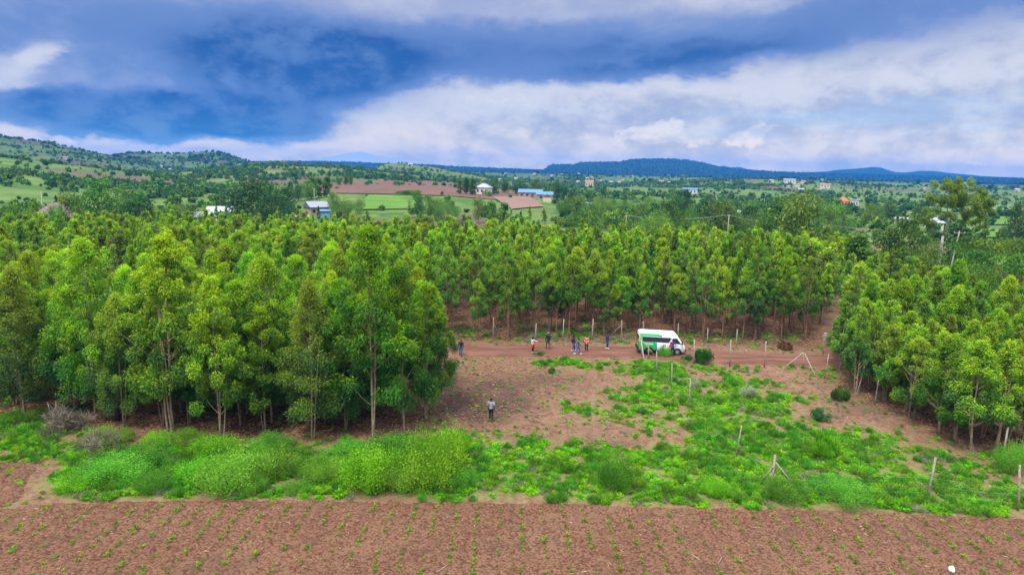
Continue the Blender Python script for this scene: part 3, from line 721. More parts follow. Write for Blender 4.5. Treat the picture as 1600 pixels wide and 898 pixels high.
# ------------------------------------------------------------------ eucalyptus plantation
class Tree: pass
def grid_in(poly, sp, jit, seed):
    rng = np.random.default_rng(seed)
    xs = [p[0] for p in poly]; ys = [p[1] for p in poly]
    gx, gy = np.meshgrid(np.arange(min(xs), max(xs), sp), np.arange(min(ys), max(ys), sp))
    gx = gx.ravel() + rng.uniform(-jit, jit, gx.size); gy = gy.ravel() + rng.uniform(-jit, jit, gy.size)
    k = inpoly(gx, gy, poly); return gx[k], gy[k]
rngT = np.random.default_rng(11)
trees = []
HERO = [  # (u of top, v of top, u of base, v of base, label, wide)
    (235, 360, 268, 676, 'broadest tall eucalyptus, a wide dome at the front edge of the left grove', 1.25),
    (572, 348, 583, 684, 'tall pointed eucalyptus rising highest over the middle of the left grove, two tips close together', 1.12),
    (136, 368, 150, 660, 'tall eucalyptus with yellowish top just left of the broad dome in the left grove', 1.0),
    (414, 398, 425, 660, 'bright yellow green eucalyptus between the broad dome and the pointed tree of the left grove', 1.1),
    (628, 405, 632, 672, 'eucalyptus with rounded yellow green top right of the pointed tree in the left grove', 1.0),
    (690, 452, 676, 640, 'golden tipped eucalyptus at the clearing end of the left grove', 0.85),
    (330, 428, 345, 686, 'yellow topped eucalyptus right of the broad dome, low branches over the thicket', 1.0),
    (490, 432, 487, 686, 'dark low crowned eucalyptus with bent trunks in front of the pointed tree', 1.0),
    (45, 412, 40, 655, 'rounded green eucalyptus at the far left front of the left grove', 1.1),
    (1345, 480, 1336, 618, 'slim eucalyptus with golden tip at the left end of the right grove', 0.95),
    (1540, 533, 1517, 704, 'front eucalyptus of the right grove with pale stems and broad low crown', 1.15),
    (1490, 405, 1480, 560, 'pale olive topped eucalyptus rising at the back of the right grove', 1.1),
    (1420, 520, 1420, 652, 'dark leaved eucalyptus on the clearing side of the right grove', 1.0),
]
for (ut, vt, ub, vb, lab, wide) in HERO:
    t = Tree(); t.x, t.y = hit(ub, vb); r_ = math.hypot(t.x, t.y); t.h = ztop(ut, vt, r_); t.lab = lab; t.wide = wide
    t.zone = 'left' if ub < 750 else 'right'; t.front = True; trees.append(t)
def near_any(x, y, d): return any((q.x - x) ** 2 + (q.y - y) ** 2 < d * d for q in trees if q.lab)
def add_zone(poly, sp, jit, seed, zone, hfun, frontfun):
    gx, gy = grid_in(poly, sp, jit, seed)
    for x, y in zip(gx, gy):
        if near_any(x, y, 1.7): continue
        if zone == 'left' and y > 53 and rngT.random() < .3: continue
        if zone == 'main' and rngT.random() < (.08 if y < 80 else .14 + .5 * float(sstep(y, 118, 172))): continue
        t = Tree(); t.x, t.y, t.lab, t.zone = float(x), float(y), None, zone
        t.h = hfun(x, y); t.wide = rngT.uniform(.85, 1.1); t.front = frontfun(x, y); trees.append(t)
lgx = np.array([p[0] for p in LEFT_GROVE[1:-3]]); lgy = np.array([p[1] for p in LEFT_GROVE[1:-3]])
add_zone(LEFT_GROVE, 2.5, .95, 3, 'left',
         lambda x, y: rngT.uniform(8.0, 10.6) if y < 52 else rngT.uniform(8.8, 11.6),
         lambda x, y: y < np.interp(x, lgx, lgy) + 9 or x > -10)
add_zone(RIGHT_GROVE, 2.2, .75, 4, 'right', lambda x, y: rngT.triangular(4.8, 6.6, 8.8) * (1.0 if y < 60 else 1.05), lambda x, y: True)
add_zone(RIGHT_BACK, 3.0, 1.1, 5, 'back', lambda x, y: rngT.uniform(4.6, 7.4), lambda x, y: False)
add_zone(MAIN, 2.4, 1.15, 6, 'main', lambda x, y: rngT.triangular(5.6, 8.8, 11.2) * (1 - .24 * float(sstep(y, 88, 150))) * (0.9 + .2 * float(vnoise(x / 14, y / 14, 5))), lambda x, y: y < 80)
FR = [(-150, 165), (-20, 150), (60, 128), (95, 200), (60, 250), (-20, 235), (-150, 225)]
add_zone(FR, 6.0, 2.6, 9, 'main', lambda x, y: rngT.uniform(3.5, 7.0), lambda x, y: False)
trees = [t for t in trees if not (t.zone == 'main' and t.y > 150 and t.x < -8 and t.x > -62 and t.y > 185)]
def inframe(t):
    u, v = project(np.array(t.x), np.array(t.y), np.array(t.h)); return -60 < u < 1660
trees = [t for t in trees if t.lab or -150 < t.x < 80]
for t in trees:
    if t.zone in ('back', 'right') and not t.lab:
        uu, vv = project(np.array(t.x), np.array(t.y), np.array(t.h))
        if 1436 < uu < 1506 and vv < 412 and t.y > 62: t.h = max(2.2, ztop(float(uu), 414, math.hypot(t.x, t.y)))
cand = [t for t in trees if inframe(t)]
cand.sort(key=lambda t: (0 if t.lab else 1 if t.front else 2, math.hypot(t.x, t.y)))
chosen = cand[:300]; cs = set(id(t) for t in chosen)
rest = [t for t in trees if id(t) not in cs]
ZL = {'left': ('eucalyptus with dark drooping leaves packed in the tall left grove', 'eucalypts of the tall left grove'),
      'right': ('low crowned young eucalyptus packed in the right grove beside the clearing', 'eucalypts of the right grove'),
      'main': ('slim young eucalyptus on a bare stem in the plantation behind the dirt road', 'eucalypts of the plantation behind the road'),
      'back': ('young eucalyptus standing behind the right grove', 'eucalypts behind the right grove')}
for i, t in enumerate(chosen):
    kit = TALL if t.zone == 'left' else LOW if t.zone in ('right', 'back') else YOUNG
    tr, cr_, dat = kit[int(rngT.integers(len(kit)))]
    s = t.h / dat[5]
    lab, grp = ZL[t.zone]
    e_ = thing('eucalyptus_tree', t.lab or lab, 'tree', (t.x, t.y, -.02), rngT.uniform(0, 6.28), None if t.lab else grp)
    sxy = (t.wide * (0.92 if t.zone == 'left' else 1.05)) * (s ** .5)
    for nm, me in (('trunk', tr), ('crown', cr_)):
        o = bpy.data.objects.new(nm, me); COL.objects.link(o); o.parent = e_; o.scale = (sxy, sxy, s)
# the rest of the stand: one mass
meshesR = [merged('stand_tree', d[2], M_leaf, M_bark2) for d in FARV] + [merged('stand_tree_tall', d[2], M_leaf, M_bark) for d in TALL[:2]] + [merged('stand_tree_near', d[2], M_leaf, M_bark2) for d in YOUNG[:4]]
P, RT, SC, ID = [], [], [], []
for t in rest:
    if t.zone == 'left': k = 10 + int(rngT.integers(2)); hh = 13.
    elif math.hypot(t.x, t.y) < 90: k = 12 + int(rngT.integers(4)); hh = 9.
    else: k = int(rngT.integers(10)); hh = 9.
    s = t.h / hh; sxy = t.wide * 1.05 * s ** .5
    P.append((t.x, t.y, tz(t.x, t.y) - .05)); RT.append((0, 0, rngT.uniform(0, 6.28))); SC.append((sxy, sxy, s)); ID.append(k)
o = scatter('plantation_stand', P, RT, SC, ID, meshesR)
tag(o, 'mass of young eucalyptus tops stretching back behind the front rows', 'trees')

# ------------------------------------------------------------------ shrubs
PAL = {'green': ((0.075, 0.230, 0.008), (0.182, 0.513, 0.014), (0.351, 0.700, 0.030)),
       'yellow': ((0.078, 0.270, 0.008), (0.208, 0.540, 0.012), (0.351, 0.675, 0.020)),
       'dark': ((0.02, 0.09, 0.018), (0.05, 0.17, 0.02), (0.10, 0.25, 0.03)),
       'blue': ((0.05, 0.15, 0.05), (0.10, 0.25, 0.07), (0.17, 0.33, 0.10)),
       'lime': ((0.06, 0.24, 0.012), (0.17, 0.46, 0.018), (0.30, 0.60, 0.03)),
       'moss': ((0.03, 0.12, 0.014), (0.09, 0.29, 0.02), (0.20, 0.46, 0.03)),
       'pine': ((0.008, 0.026, 0.018), (0.016, 0.048, 0.024), (0.035, 0.075, 0.03)),
       'sage': ((0.07, 0.22, 0.02), (0.16, 0.42, 0.03), (0.27, 0.55, 0.05)),
       'pale': ((0.22, 0.33, 0.14), (0.38, 0.48, 0.25), (0.55, 0.62, 0.40)),
       'dry': ((0.12, 0.11, 0.075), (0.24, 0.22, 0.145), (0.36, 0.33, 0.23)),
       'olive': ((0.045, 0.13, 0.022), (0.11, 0.24, 0.03), (0.21, 0.34, 0.035)),
       'forest': ((0.02, 0.065, 0.026), (0.05, 0.14, 0.034), (0.10, 0.21, 0.04))}
def shrub_mesh(seed, rad, h, pal, nclump, nleaf, ll, lw, up=0.35, wispy=0.0, mat=None, flat=False):
    rng = np.random.default_rng(seed)
    a, b, c_ = [np.array(p) for p in PAL[pal]]
    th = rng.uniform(0, 6.28, nclump); k = np.sqrt(rng.random(nclump))
    ht = rng.uniform(.25, 1, nclump)
    env = np.sqrt(np.clip(1 - k ** 2 * .8, 0, 1))
    cen = np.stack([rad * k * np.cos(th) * .8, rad * k * np.sin(th) * .8, h * np.minimum(ht, env) * .8], 1)
    if flat: cen[:, 2] = h * rng.uniform(.82, .95, nclump)
    size = rad * rng.uniform(.15, .34, nclump)
    if flat: size *= .8
    per = (nleaf * size ** 2 / (size ** 2).sum()).astype(int) + 5
    cid = np.repeat(np.arange(nclump), per); n = len(cid)
    q = rng.normal(size=(n, 3)); q /= np.linalg.norm(q, axis=1)[:, None]
    rr = rng.random(n) ** .5
    off = q * rr[:, None] * size[cid][:, None]
    off[:, 2] *= (0.35 if flat else min(1.3, .5 + .5 * h / rad))
    if wispy:
        k2 = rng.random(n) < wispy; off[k2, 2] += rng.random(k2.sum()) * h * .3
    P = cen[cid] + off; P[:, 2] = np.maximum(P[:, 2], .03)
    D = q * .6 + rng.normal(size=(n, 3)) * .4 + np.array([0, 0, up])
    hue = np.clip(rng.random(nclump)[cid] * .9 + rng.normal(size=n) * .2, 0, 1)
    col = mixc(a, b, np.clip(hue * 2, 0, 1)); col = mixc(col, np.broadcast_to(c_, col.shape), np.clip(hue * 2 - 1, 0, 1))
    V, F = leaves(P, D, ll * rng.uniform(.6, 1.3, n), lw * rng.uniform(.7, 1.3, n), rng)
    crown = np_mesh('shrub_foliage', V, F, mat or M_bush, col=np.repeat(col, 4, 0), smooth=False)
    # stems
    Vs, Fs, o_ = [], [], 0
    for i in range(min(9, nclump)):
        c = cen[i]; p0 = np.array([c[0] * .08, c[1] * .08, -.15]); p1 = (p0 + c) / 2 + rng.normal(size=3) * rad * .05
        if flat: p1 = np.array([c[0] * .15, c[1] * .15, h * .5])
        V, F = tube_arr(np.array([p0, p1, c]), np.array([.03, .022, .008]) * max(1, h * .45) * (.25 if flat or nleaf > 6000 else 1), 5); Vs.append(V); Fs.append(F + o_); o_ += len(V)
    stem = np_mesh('shrub_stems', np.concatenate(Vs), np.concatenate(Fs), M_bark)
    return stem, crown
def put_shrub(kit, loc, sc, label, group=None, name='shrub', cat='shrub', rot=None, parts=('stems', 'foliage')):
    e_ = thing(name, label, cat, loc, rnd.uniform(0, 6.28) if rot is None else rot, group)
    for nm, me in zip(parts, kit):
        o = bpy.data.objects.new(nm, me); COL.objects.link(o); o.parent = e_; o.scale = sc
    return e_
KT = [shrub_mesh(500 + i, 1.0, 1.0, p, 52, 12000, .05, .022, .6, .34) for i, p in enumerate(['green', 'sage', 'lime', 'moss', 'sage'])]
KD = [shrub_mesh(520 + i, 1.0, 1.0, 'dark', 28, 4500, .10, .055, .3) for i in range(2)]
KB = [shrub_mesh(530 + i, 1.0, 1.0, 'blue', 18, 2200, .14, .06, .4) for i in range(2)]
KP = [shrub_mesh(540, 1.0, 1.0, 'pale', 16, 2600, .26, .025, .9, .2, M_dry)]
KY = [shrub_mesh(545 + i, 1.0, 1.0, 'dry', 14, 2200, .34, .018, .5, .25, M_dry) for i in range(2)]
KG = [shrub_mesh(550 + i, 1.0, 1.0, 'green', 16, 2600, .3, .03, 1.1, .2, M_weed) for i in range(2)]
THICK = [  # (u, v of foot, half-width px, height px, kit, label)
    (672, 775, 66, 96, KT[2], 'big feathery yellow green bush at the right end of the thicket, on the ploughed edge'),
    (575, 776, 60, 76, KT[0], 'wide mid green bush left of the feathery yellow green one in the thicket'),
    (350, 776, 72, 74, KT[1], 'broad bright green bush in the middle of the thicket below the yellow topped tree'),
    (420, 752, 50, 56, KT[3], None), (500, 760, 44, 54, KT[4], None), (295, 762, 50, 44, KT[0], None),
    (235, 772, 40, 36, KT[3], 'small rounded bush touching the ploughed edge below the broad dome tree'),
    (160, 762, 62, 46, KT[1], None), (215, 735, 50, 42, KT[3], None), (105, 770, 44, 26, KT[0], None), (330, 720, 50, 40, KT[0], None),
    (410, 712, 46, 36, KT[4], None), (610, 730, 55, 46, KT[3], None), (710, 722, 34, 44, KT[0], None), (540, 720, 44, 34, KT[1], None),
    (720, 768, 30, 34, KT[1], None), (275, 702, 40, 30, KT[3], None), (150, 700, 44, 30, KT[1], None), (460, 775, 30, 22, KT[3], None), (620, 776, 44, 54, KT[4], None), (240, 700, 30, 26, KT[0], None), (30, 665, 34, 24, KT[3], None), (100, 650, 24, 18, KD[0], None), (690, 745, 44, 60, KT[0], None),
    (385, 775, 34, 40, KT[4], 'grey green bush with twiggy middle at the right side of the broad bright bush'),
]
def shrub_at(u, v, wpx, hpx, kit, lab, grp=None, name='shrub'):
    x, y = hit(u, v); m_ = math.sqrt(x * x + y * y + CAMZ ** 2) / FPX
    y2 = y + wpx * m_ * .55            # the foot seen is the near rim
    hgt = hpx * m_ * .92
    return put_shrub(kit, (x, y2, -.05), (wpx * m_, wpx * m_ * .9, hgt), lab, grp, name, 'bush')
for (u, v, a, b, kit, lab) in THICK:
    shrub_at(u, v, a * (1 if u > 560 else .9), b * (1 if u > 640 else .86 if u > 540 else .68), kit, lab or 'bright green bush of the thicket between the ploughed field and the left grove', None if lab else 'bushes of the thicket')
shrub_at(78, 684, 36, 30, KY[0], 'grey leafless twiggy bush at the left end of the thicket under the grove', name='dry_bush')
shrub_at(138, 708, 30, 24, KY[1], 'straw coloured twiggy bush right of and below the grey leafless one', name='dry_bush')
shrub_at(966, 771, 34, 50, KT[3], 'bushy green weed standing tallest in the low green cover of the clearing')
shrub_at(1102, 571, 17, 30, KD[0], 'round dark green bush on the road edge just right of the minibus')
shrub_at(1040, 560, 14, 18, KT[4], 'low leafy bush in front of the minibus front wheel')
shrub_at(1075, 565, 10, 12, KB[1], 'small grey green bush between the minibus nose and the round dark bush')
shrub_at(1285, 659, 17, 21, KB[0], 'blue green bush on the bare soil right of the corner post')
shrub_at(1317, 627, 15, 22, KD[1], 'compact dark green bush near the foot of the slim tree of the right grove')
shrub_at(1172, 627, 15, 22, KP[0], 'pale silvery tufted bush on the right part of the clearing')
shrub_at(1088, 612, 10, 18, KP[0], 'small pale dry tuft behind the fence post on the clearing')
shrub_at(863, 584, 8, 12, KB[0], 'small grey green bush alone on the bare soil before the road')
shrub_at(843, 557, 11, 9, KB[1], 'low grey green bush beside the person in white and red')
shrub_at(1054, 602, 13, 14, KB[1], 'grey green bush at the foot of the grey fence post on the clearing')
shrub_at(1292, 722, 24, 34, KG[0], 'tall grassy tuft right of the braced corner post')
shrub_at(1595, 745, 26, 40, KT[1], 'green bush at the right edge of the photo, behind the last fence post')
shrub_at(1120, 780, 30, 26, KT[0], 'low green bush on the ploughed edge, left of the braced corner post')
shrub_at(1330, 794, 48, 30, KT[1], 'spreading green bush on the ploughed edge, right of the braced corner post')
shrub_at(1240, 790, 40, 28, KT[3], 'low bush at the foot of the braced corner post')
# ------------------------------------------------------------------ weeds covering the clearing and strip
def weed_meshes():
    out = []
    for i, (p, ll, lw, up, h) in enumerate([('green', .13, .06, .5, .34), ('yellow', .11, .06, .3, .24), ('yellow', .12, .055, .5, .26), ('sage', .30, .028, 1.2, .40), ('sage', .12, .05, .5, .3), ('green', .1, .06, .3, .18), ('dry', .22, .016, .8, .2)]):
        out.append(shrub_mesh(600 + i, .40, h * .8, p, 12, 420, ll * .72, lw * .68, up, .15, M_weed if p != 'dry' else M_dry)[1])
    return out
def build_weeds():
    rng = np.random.default_rng(77)
    n = 120000
    x = rng.uniform(-45, 48, n); y = rng.uniform(33, 82, n)
    d = green_density(x, y)
    patch = fbm(x / 1.5, y / 1.5, 4, 41) * .75 + fbm(x / .5, y / .5, 2, 43) * .25
    prob = sstep(d * .60 + (patch - .5) * 2.8, .36, .62) * np.clip(d * 2.2, 0, 1)
    prob = prob * .46 + .045 * (d > 0.04)
    road = (y > np.interp(x, [p[0] for p in ROADN], [p[1] for p in ROADN]) - .2) & (y < np.interp(x, [p[0] for p in ROADF], [p[1] for p in ROADF]) + .2)
    prob[road] = .002
    lg = inpoly(x, y, LEFT_GROVE); rg = inpoly(x, y, RIGHT_GROVE)
    prob[lg | rg] = .022
    # undergrowth at the foot of the plantation
    u, v = project(x, y, 0 * x)
    main = y > 72.5
    ug = np.exp(-((u - 890) / 70) ** 2) * .5 + .05 + .3 * np.exp(-((u - 760) / 40) ** 2) * 0
    ug = ug + .25 * (y < 79)
    prob[main] = (ug * .5 * sstep(patch, .42, .6))[main]
    k = rng.random(n) < prob
    x, y, d, u, v = x[k], y[k], d[k], u[k], v[k]
    m = len(x)
    ids = rng.choice(6, m, p=[.24, .18, .14, .22, .06, .16])
    bare = d < .2
    ids[bare & (rng.random(m) < .3)] = 6; ids[rng.random(m) < .10] = 6; ids[(y > 72.5) & (rng.random(m) < .4)] = 6
    s = rng.uniform(.4, 1.15, m) * np.where(d > .55, 1.15, np.where(d > .25, .8, .5)) * np.where(y > 72.5, 1.7, 1)
    P = np.stack([x, y, np.full(m, .0)], 1)
    SC = np.stack([s, s, s * rng.uniform(.7, 1.2, m)], 1)
    RT = np.stack([rng.uniform(-.1, .1, m), rng.uniform(-.1, .1, m), rng.uniform(0, 6.28, m)], 1)
    o = scatter('weed_cover', P, RT, SC, ids, weed_meshes())
    tag(o, 'low green weeds spreading over the clearing and verges', 'weeds')
build_weeds()

# ------------------------------------------------------------------ seedlings, straw and litter in the ploughed field
def seedling_mesh(seed):
    rng = np.random.default_rng(seed); n = 26
    th = rng.uniform(0, 6.28, n); el_ = rng.uniform(.25, 1.2, n)
    D = np.stack([np.cos(th) * np.cos(el_), np.sin(th) * np.cos(el_), np.sin(el_)], 1)
    P = D * rng.uniform(0, .06, n)[:, None] + np.array([0, 0, .02]); P[:, 2] += rng.random(n) * .06
    c = mixc(np.array([.10, .28, .015]), np.array([.30, .52, .03]), rng.random(n))
    V, F = leaves(P, D, rng.uniform(.10, .20, n), rng.uniform(.035, .065, n), rng)
    return np_mesh('crop_seedling', V, F, M_weed, col=np.repeat(c, 4, 0), smooth=False)
def build_seedlings():
    rng = np.random.default_rng(15)
    kinds = [seedling_mesh(700 + i) for i in range(5)]
    pts = []
    for ix in range(-26, 30):
        x0 = .75 + ix * 1.13
        for y in np.arange(23.5, 36.5, .42):
            x = x0 + rng.normal() * .045; yy = y + rng.normal() * .08
            if yy > float(field_edge(np.array([x]))[0]) - .4: continue
            ok = .42 + .55 * float(fbm(np.array([x / 4]), np.array([yy / 3]), 2, 17)[0])
            if rng.random() < ok: pts.append((x, yy, rng.uniform(.45, 1.0) * (1.25 if rng.random() < .2 else 1)))
    u, v = project(np.array([p[0] for p in pts]), np.array([p[1] for p in pts]), np.zeros(len(pts)))
    vis = [(p, (-10 < a < 1610 and b < 905)) for p, a, b in zip(pts, u, v)]
    inn = sorted([p for p, k in vis if k], key=lambda p: p[1])
    outp = [p for p, k in vis if not k]
    for i, (x, y, s) in enumerate(inn[:300]):
        o = link('crop_seedling', kinds[i % 5], None, (x, y, .055), rng.uniform(0, 6.28)); o.scale = (s, s, s)
        tag(o, 'small green crop seedling in a row on the ploughed field', 'seedling', 'crop seedlings in the ploughed field')
    r = inn[300:] + outp
    o = scatter('crop_rows', [(x, y, .055) for x, y, s in r], [(0, 0, rng.uniform(0, 6.28)) for _ in r], [(s, s, s) for x, y, s in r], rng.integers(0, 5, len(r)), kinds)
    tag(o, 'small green crop seedlings in the farther rows of the ploughed field', 'seedlings')
    # dry straw pieces and pale stones
    n = 1500
    x = rng.uniform(-30, 34, n); y = rng.uniform(23, 36, n); k = y < field_edge(x) - .2; x, y = x[k], y[k]; n = len(x)
    a = rng.uniform(0, 6.28, n)
    D = np.stack([np.cos(a), np.sin(a), rng.uniform(-.05, .25, n)], 1)
    c = mixc(np.array([.30, .2, .11]), np.array([.62, .52, .36]), rng.random(n))
    V, F = leaves(np.stack([x, y, rng.uniform(.05, .1, n)], 1), D, rng.uniform(.05, .3, n) * (1 + 1.2 * (rng.random(n) < .05)), rng.uniform(.012, .03, n), rng)
    o = link('straw_litter', np_mesh('straw_litter', V, F, M_dry, col=np.repeat(c, 4, 0), smooth=False))
    tag(o, 'dry pale straw bits scattered over the ploughed soil', 'straw', kind='stuff')
build_seedlings()
def build_litter():
    rng = np.random.default_rng(16); n = 52000
    x = rng.uniform(-42, 50, n); y = rng.uniform(40, 80, n)
    u, v = project(x, y, 0 * x)
    p = np.where(inpoly(x, y, LEFT_GROVE) | inpoly(x, y, RIGHT_GROVE), .7, .12)
    p = np.maximum(p, 1.0 * np.exp(-((u - 745) / 80) ** 2 - ((v - 635) / 30) ** 2)); p = np.maximum(p, .4 * np.exp(-((u - 800) / 120) ** 2 - ((v - 590) / 40) ** 2))
    p = np.where(y < field_edge(x), 0, p); p = np.where(y > 73, .5, p)
    k = rng.random(n) < p; x, y = x[k], y[k]; n = len(x); a = rng.uniform(0, 6.28, n)
    D = np.stack([np.cos(a), np.sin(a), rng.uniform(-.1, .3, n)], 1)
    c = mixc(np.array([.16, .07, .03]), np.array([.5, .3, .13]), rng.random(n) ** 1.5)
    V, F = leaves(np.stack([x, y, rng.uniform(.02, .12, n)], 1), D, rng.uniform(.12, .3, n), rng.uniform(.04, .1, n), rng)
    o = link('leaf_litter', np_mesh('leaf_litter', V, F, M_dry, col=np.repeat(c, 4, 0), smooth=False))
    tag(o, 'fallen brown eucalyptus leaves on the bare soil', 'leaves', kind='stuff')
build_litter()

# ------------------------------------------------------------------ trees beyond the plantation
def round_kit(seed, pal, h=1.0, w=.42, nl=2600, base=.18, clumps=34):
    rng = np.random.default_rng(seed)
    # unit tree: height 1, crown radius w
    t = rng.random(clumps); th = rng.uniform(0, 6.28, clumps); k = np.sqrt(rng.random(clumps))
    env = np.sin(np.pi * np.clip(.12 + t * .83, 0, 1)) ** .6
    cen = np.stack([w * .75 * env * k * np.cos(th), w * .75 * env * k * np.sin(th), base + (1 - base) * t * .9], 1)
    size = w * rng.uniform(.22, .4, clumps)
    a, b, c_ = [np.array(p) for p in PAL[pal]]
    per = np.maximum(10, (nl * size ** 2 / (size ** 2).sum()).astype(int)); cid = np.repeat(np.arange(clumps), per); n = len(cid)
    q = rng.normal(size=(n, 3)); q /= np.linalg.norm(q, axis=1)[:, None]
    P = cen[cid] + q * (rng.random(n) ** .45 * size[cid])[:, None]
    D = q * .5 + rng.normal(size=(n, 3)) * .5 + np.array([0, 0, -.3])
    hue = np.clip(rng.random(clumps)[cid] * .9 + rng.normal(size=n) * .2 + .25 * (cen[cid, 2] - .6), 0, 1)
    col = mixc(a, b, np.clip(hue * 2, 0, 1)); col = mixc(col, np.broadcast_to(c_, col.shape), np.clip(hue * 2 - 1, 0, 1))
    V, F = leaves(P, D, .055 * rng.uniform(.6, 1.3, n), .024 * rng.uniform(.7, 1.3, n), rng)
    crown = np_mesh('round_crown', V, F, M_leaf, col=np.repeat(col, 4, 0), smooth=False)
    Vs, Fs, o_ = [], [], 0
    def add(p, r_):
        nonlocal o_
        V, F = tube_arr(np.array(p), np.array(r_), 6); Vs.append(V); Fs.append(F + o_); o_ += len(V)
    add([(0, 0, -.03), (.01, 0, .2), (-.01, .01, .5), (0, 0, .8)], [.022, .018, .012, .004])
    for i in range(12):
        c = cen[i]; zb = max(.12, c[2] - .2); add([(0, 0, zb), (c[0] * .5, c[1] * .5, (zb + c[2]) / 2 - .01), tuple(c)], [.010, .007, .003])
    trunk = np_mesh('round_trunk', np.concatenate(Vs), np.concatenate(Fs), M_bark)
    return trunk, crown
KITS = {'round': [round_kit(800 + i, 'olive', w=.46) for i in range(3)],
        'dark': [round_kit(810 + i, 'forest', w=.42) for i in range(3)],
        'tall': [round_kit(820 + i, 'olive', w=.24, base=.12) for i in range(3)],
        'sparse': [round_kit(830 + i, 'olive', w=.4, nl=1700, base=.22, clumps=24) for i in range(2)],
        'acacia': [tuple(shrub_mesh(840 + i, .75, 1.0, 'olive', 34, 7000, .035, .016, .1, 0, M_leaf, True)) for i in range(2)],
        'low': [tuple(shrub_mesh(850 + i, .8, 1.0, 'olive', 30, 6500, .038, .018, .2, 0, M_leaf)) for i in range(2)]}
KLAB = {'round': 'rounded leafy tree', 'dark': 'dark dense tree', 'tall': 'slim upright tree', 'sparse': 'loose crowned tree', 'acacia': 'flat topped acacia', 'low': 'low spreading tree'}
def back_tree(u, r, vtop, kind, wk=1.0, label=None, group=None, i=0):
    x, y, z = polar(u, vtop, r)
    h = max(2.5, ztop(u, vtop, r) - z)
    kit = KITS[kind][i % len(KITS[kind])]
    e_ = thing('acacia_tree' if kind == 'acacia' else 'broadleaf_tree', label, 'tree', (x, y, z - .1), rnd.uniform(0, 6.28), group)
    for nm, me in zip(('trunk', 'crown'), kit):
        o = bpy.data.objects.new(nm, me); COL.objects.link(o); o.parent = e_; o.scale = (h * wk, h * wk, h)
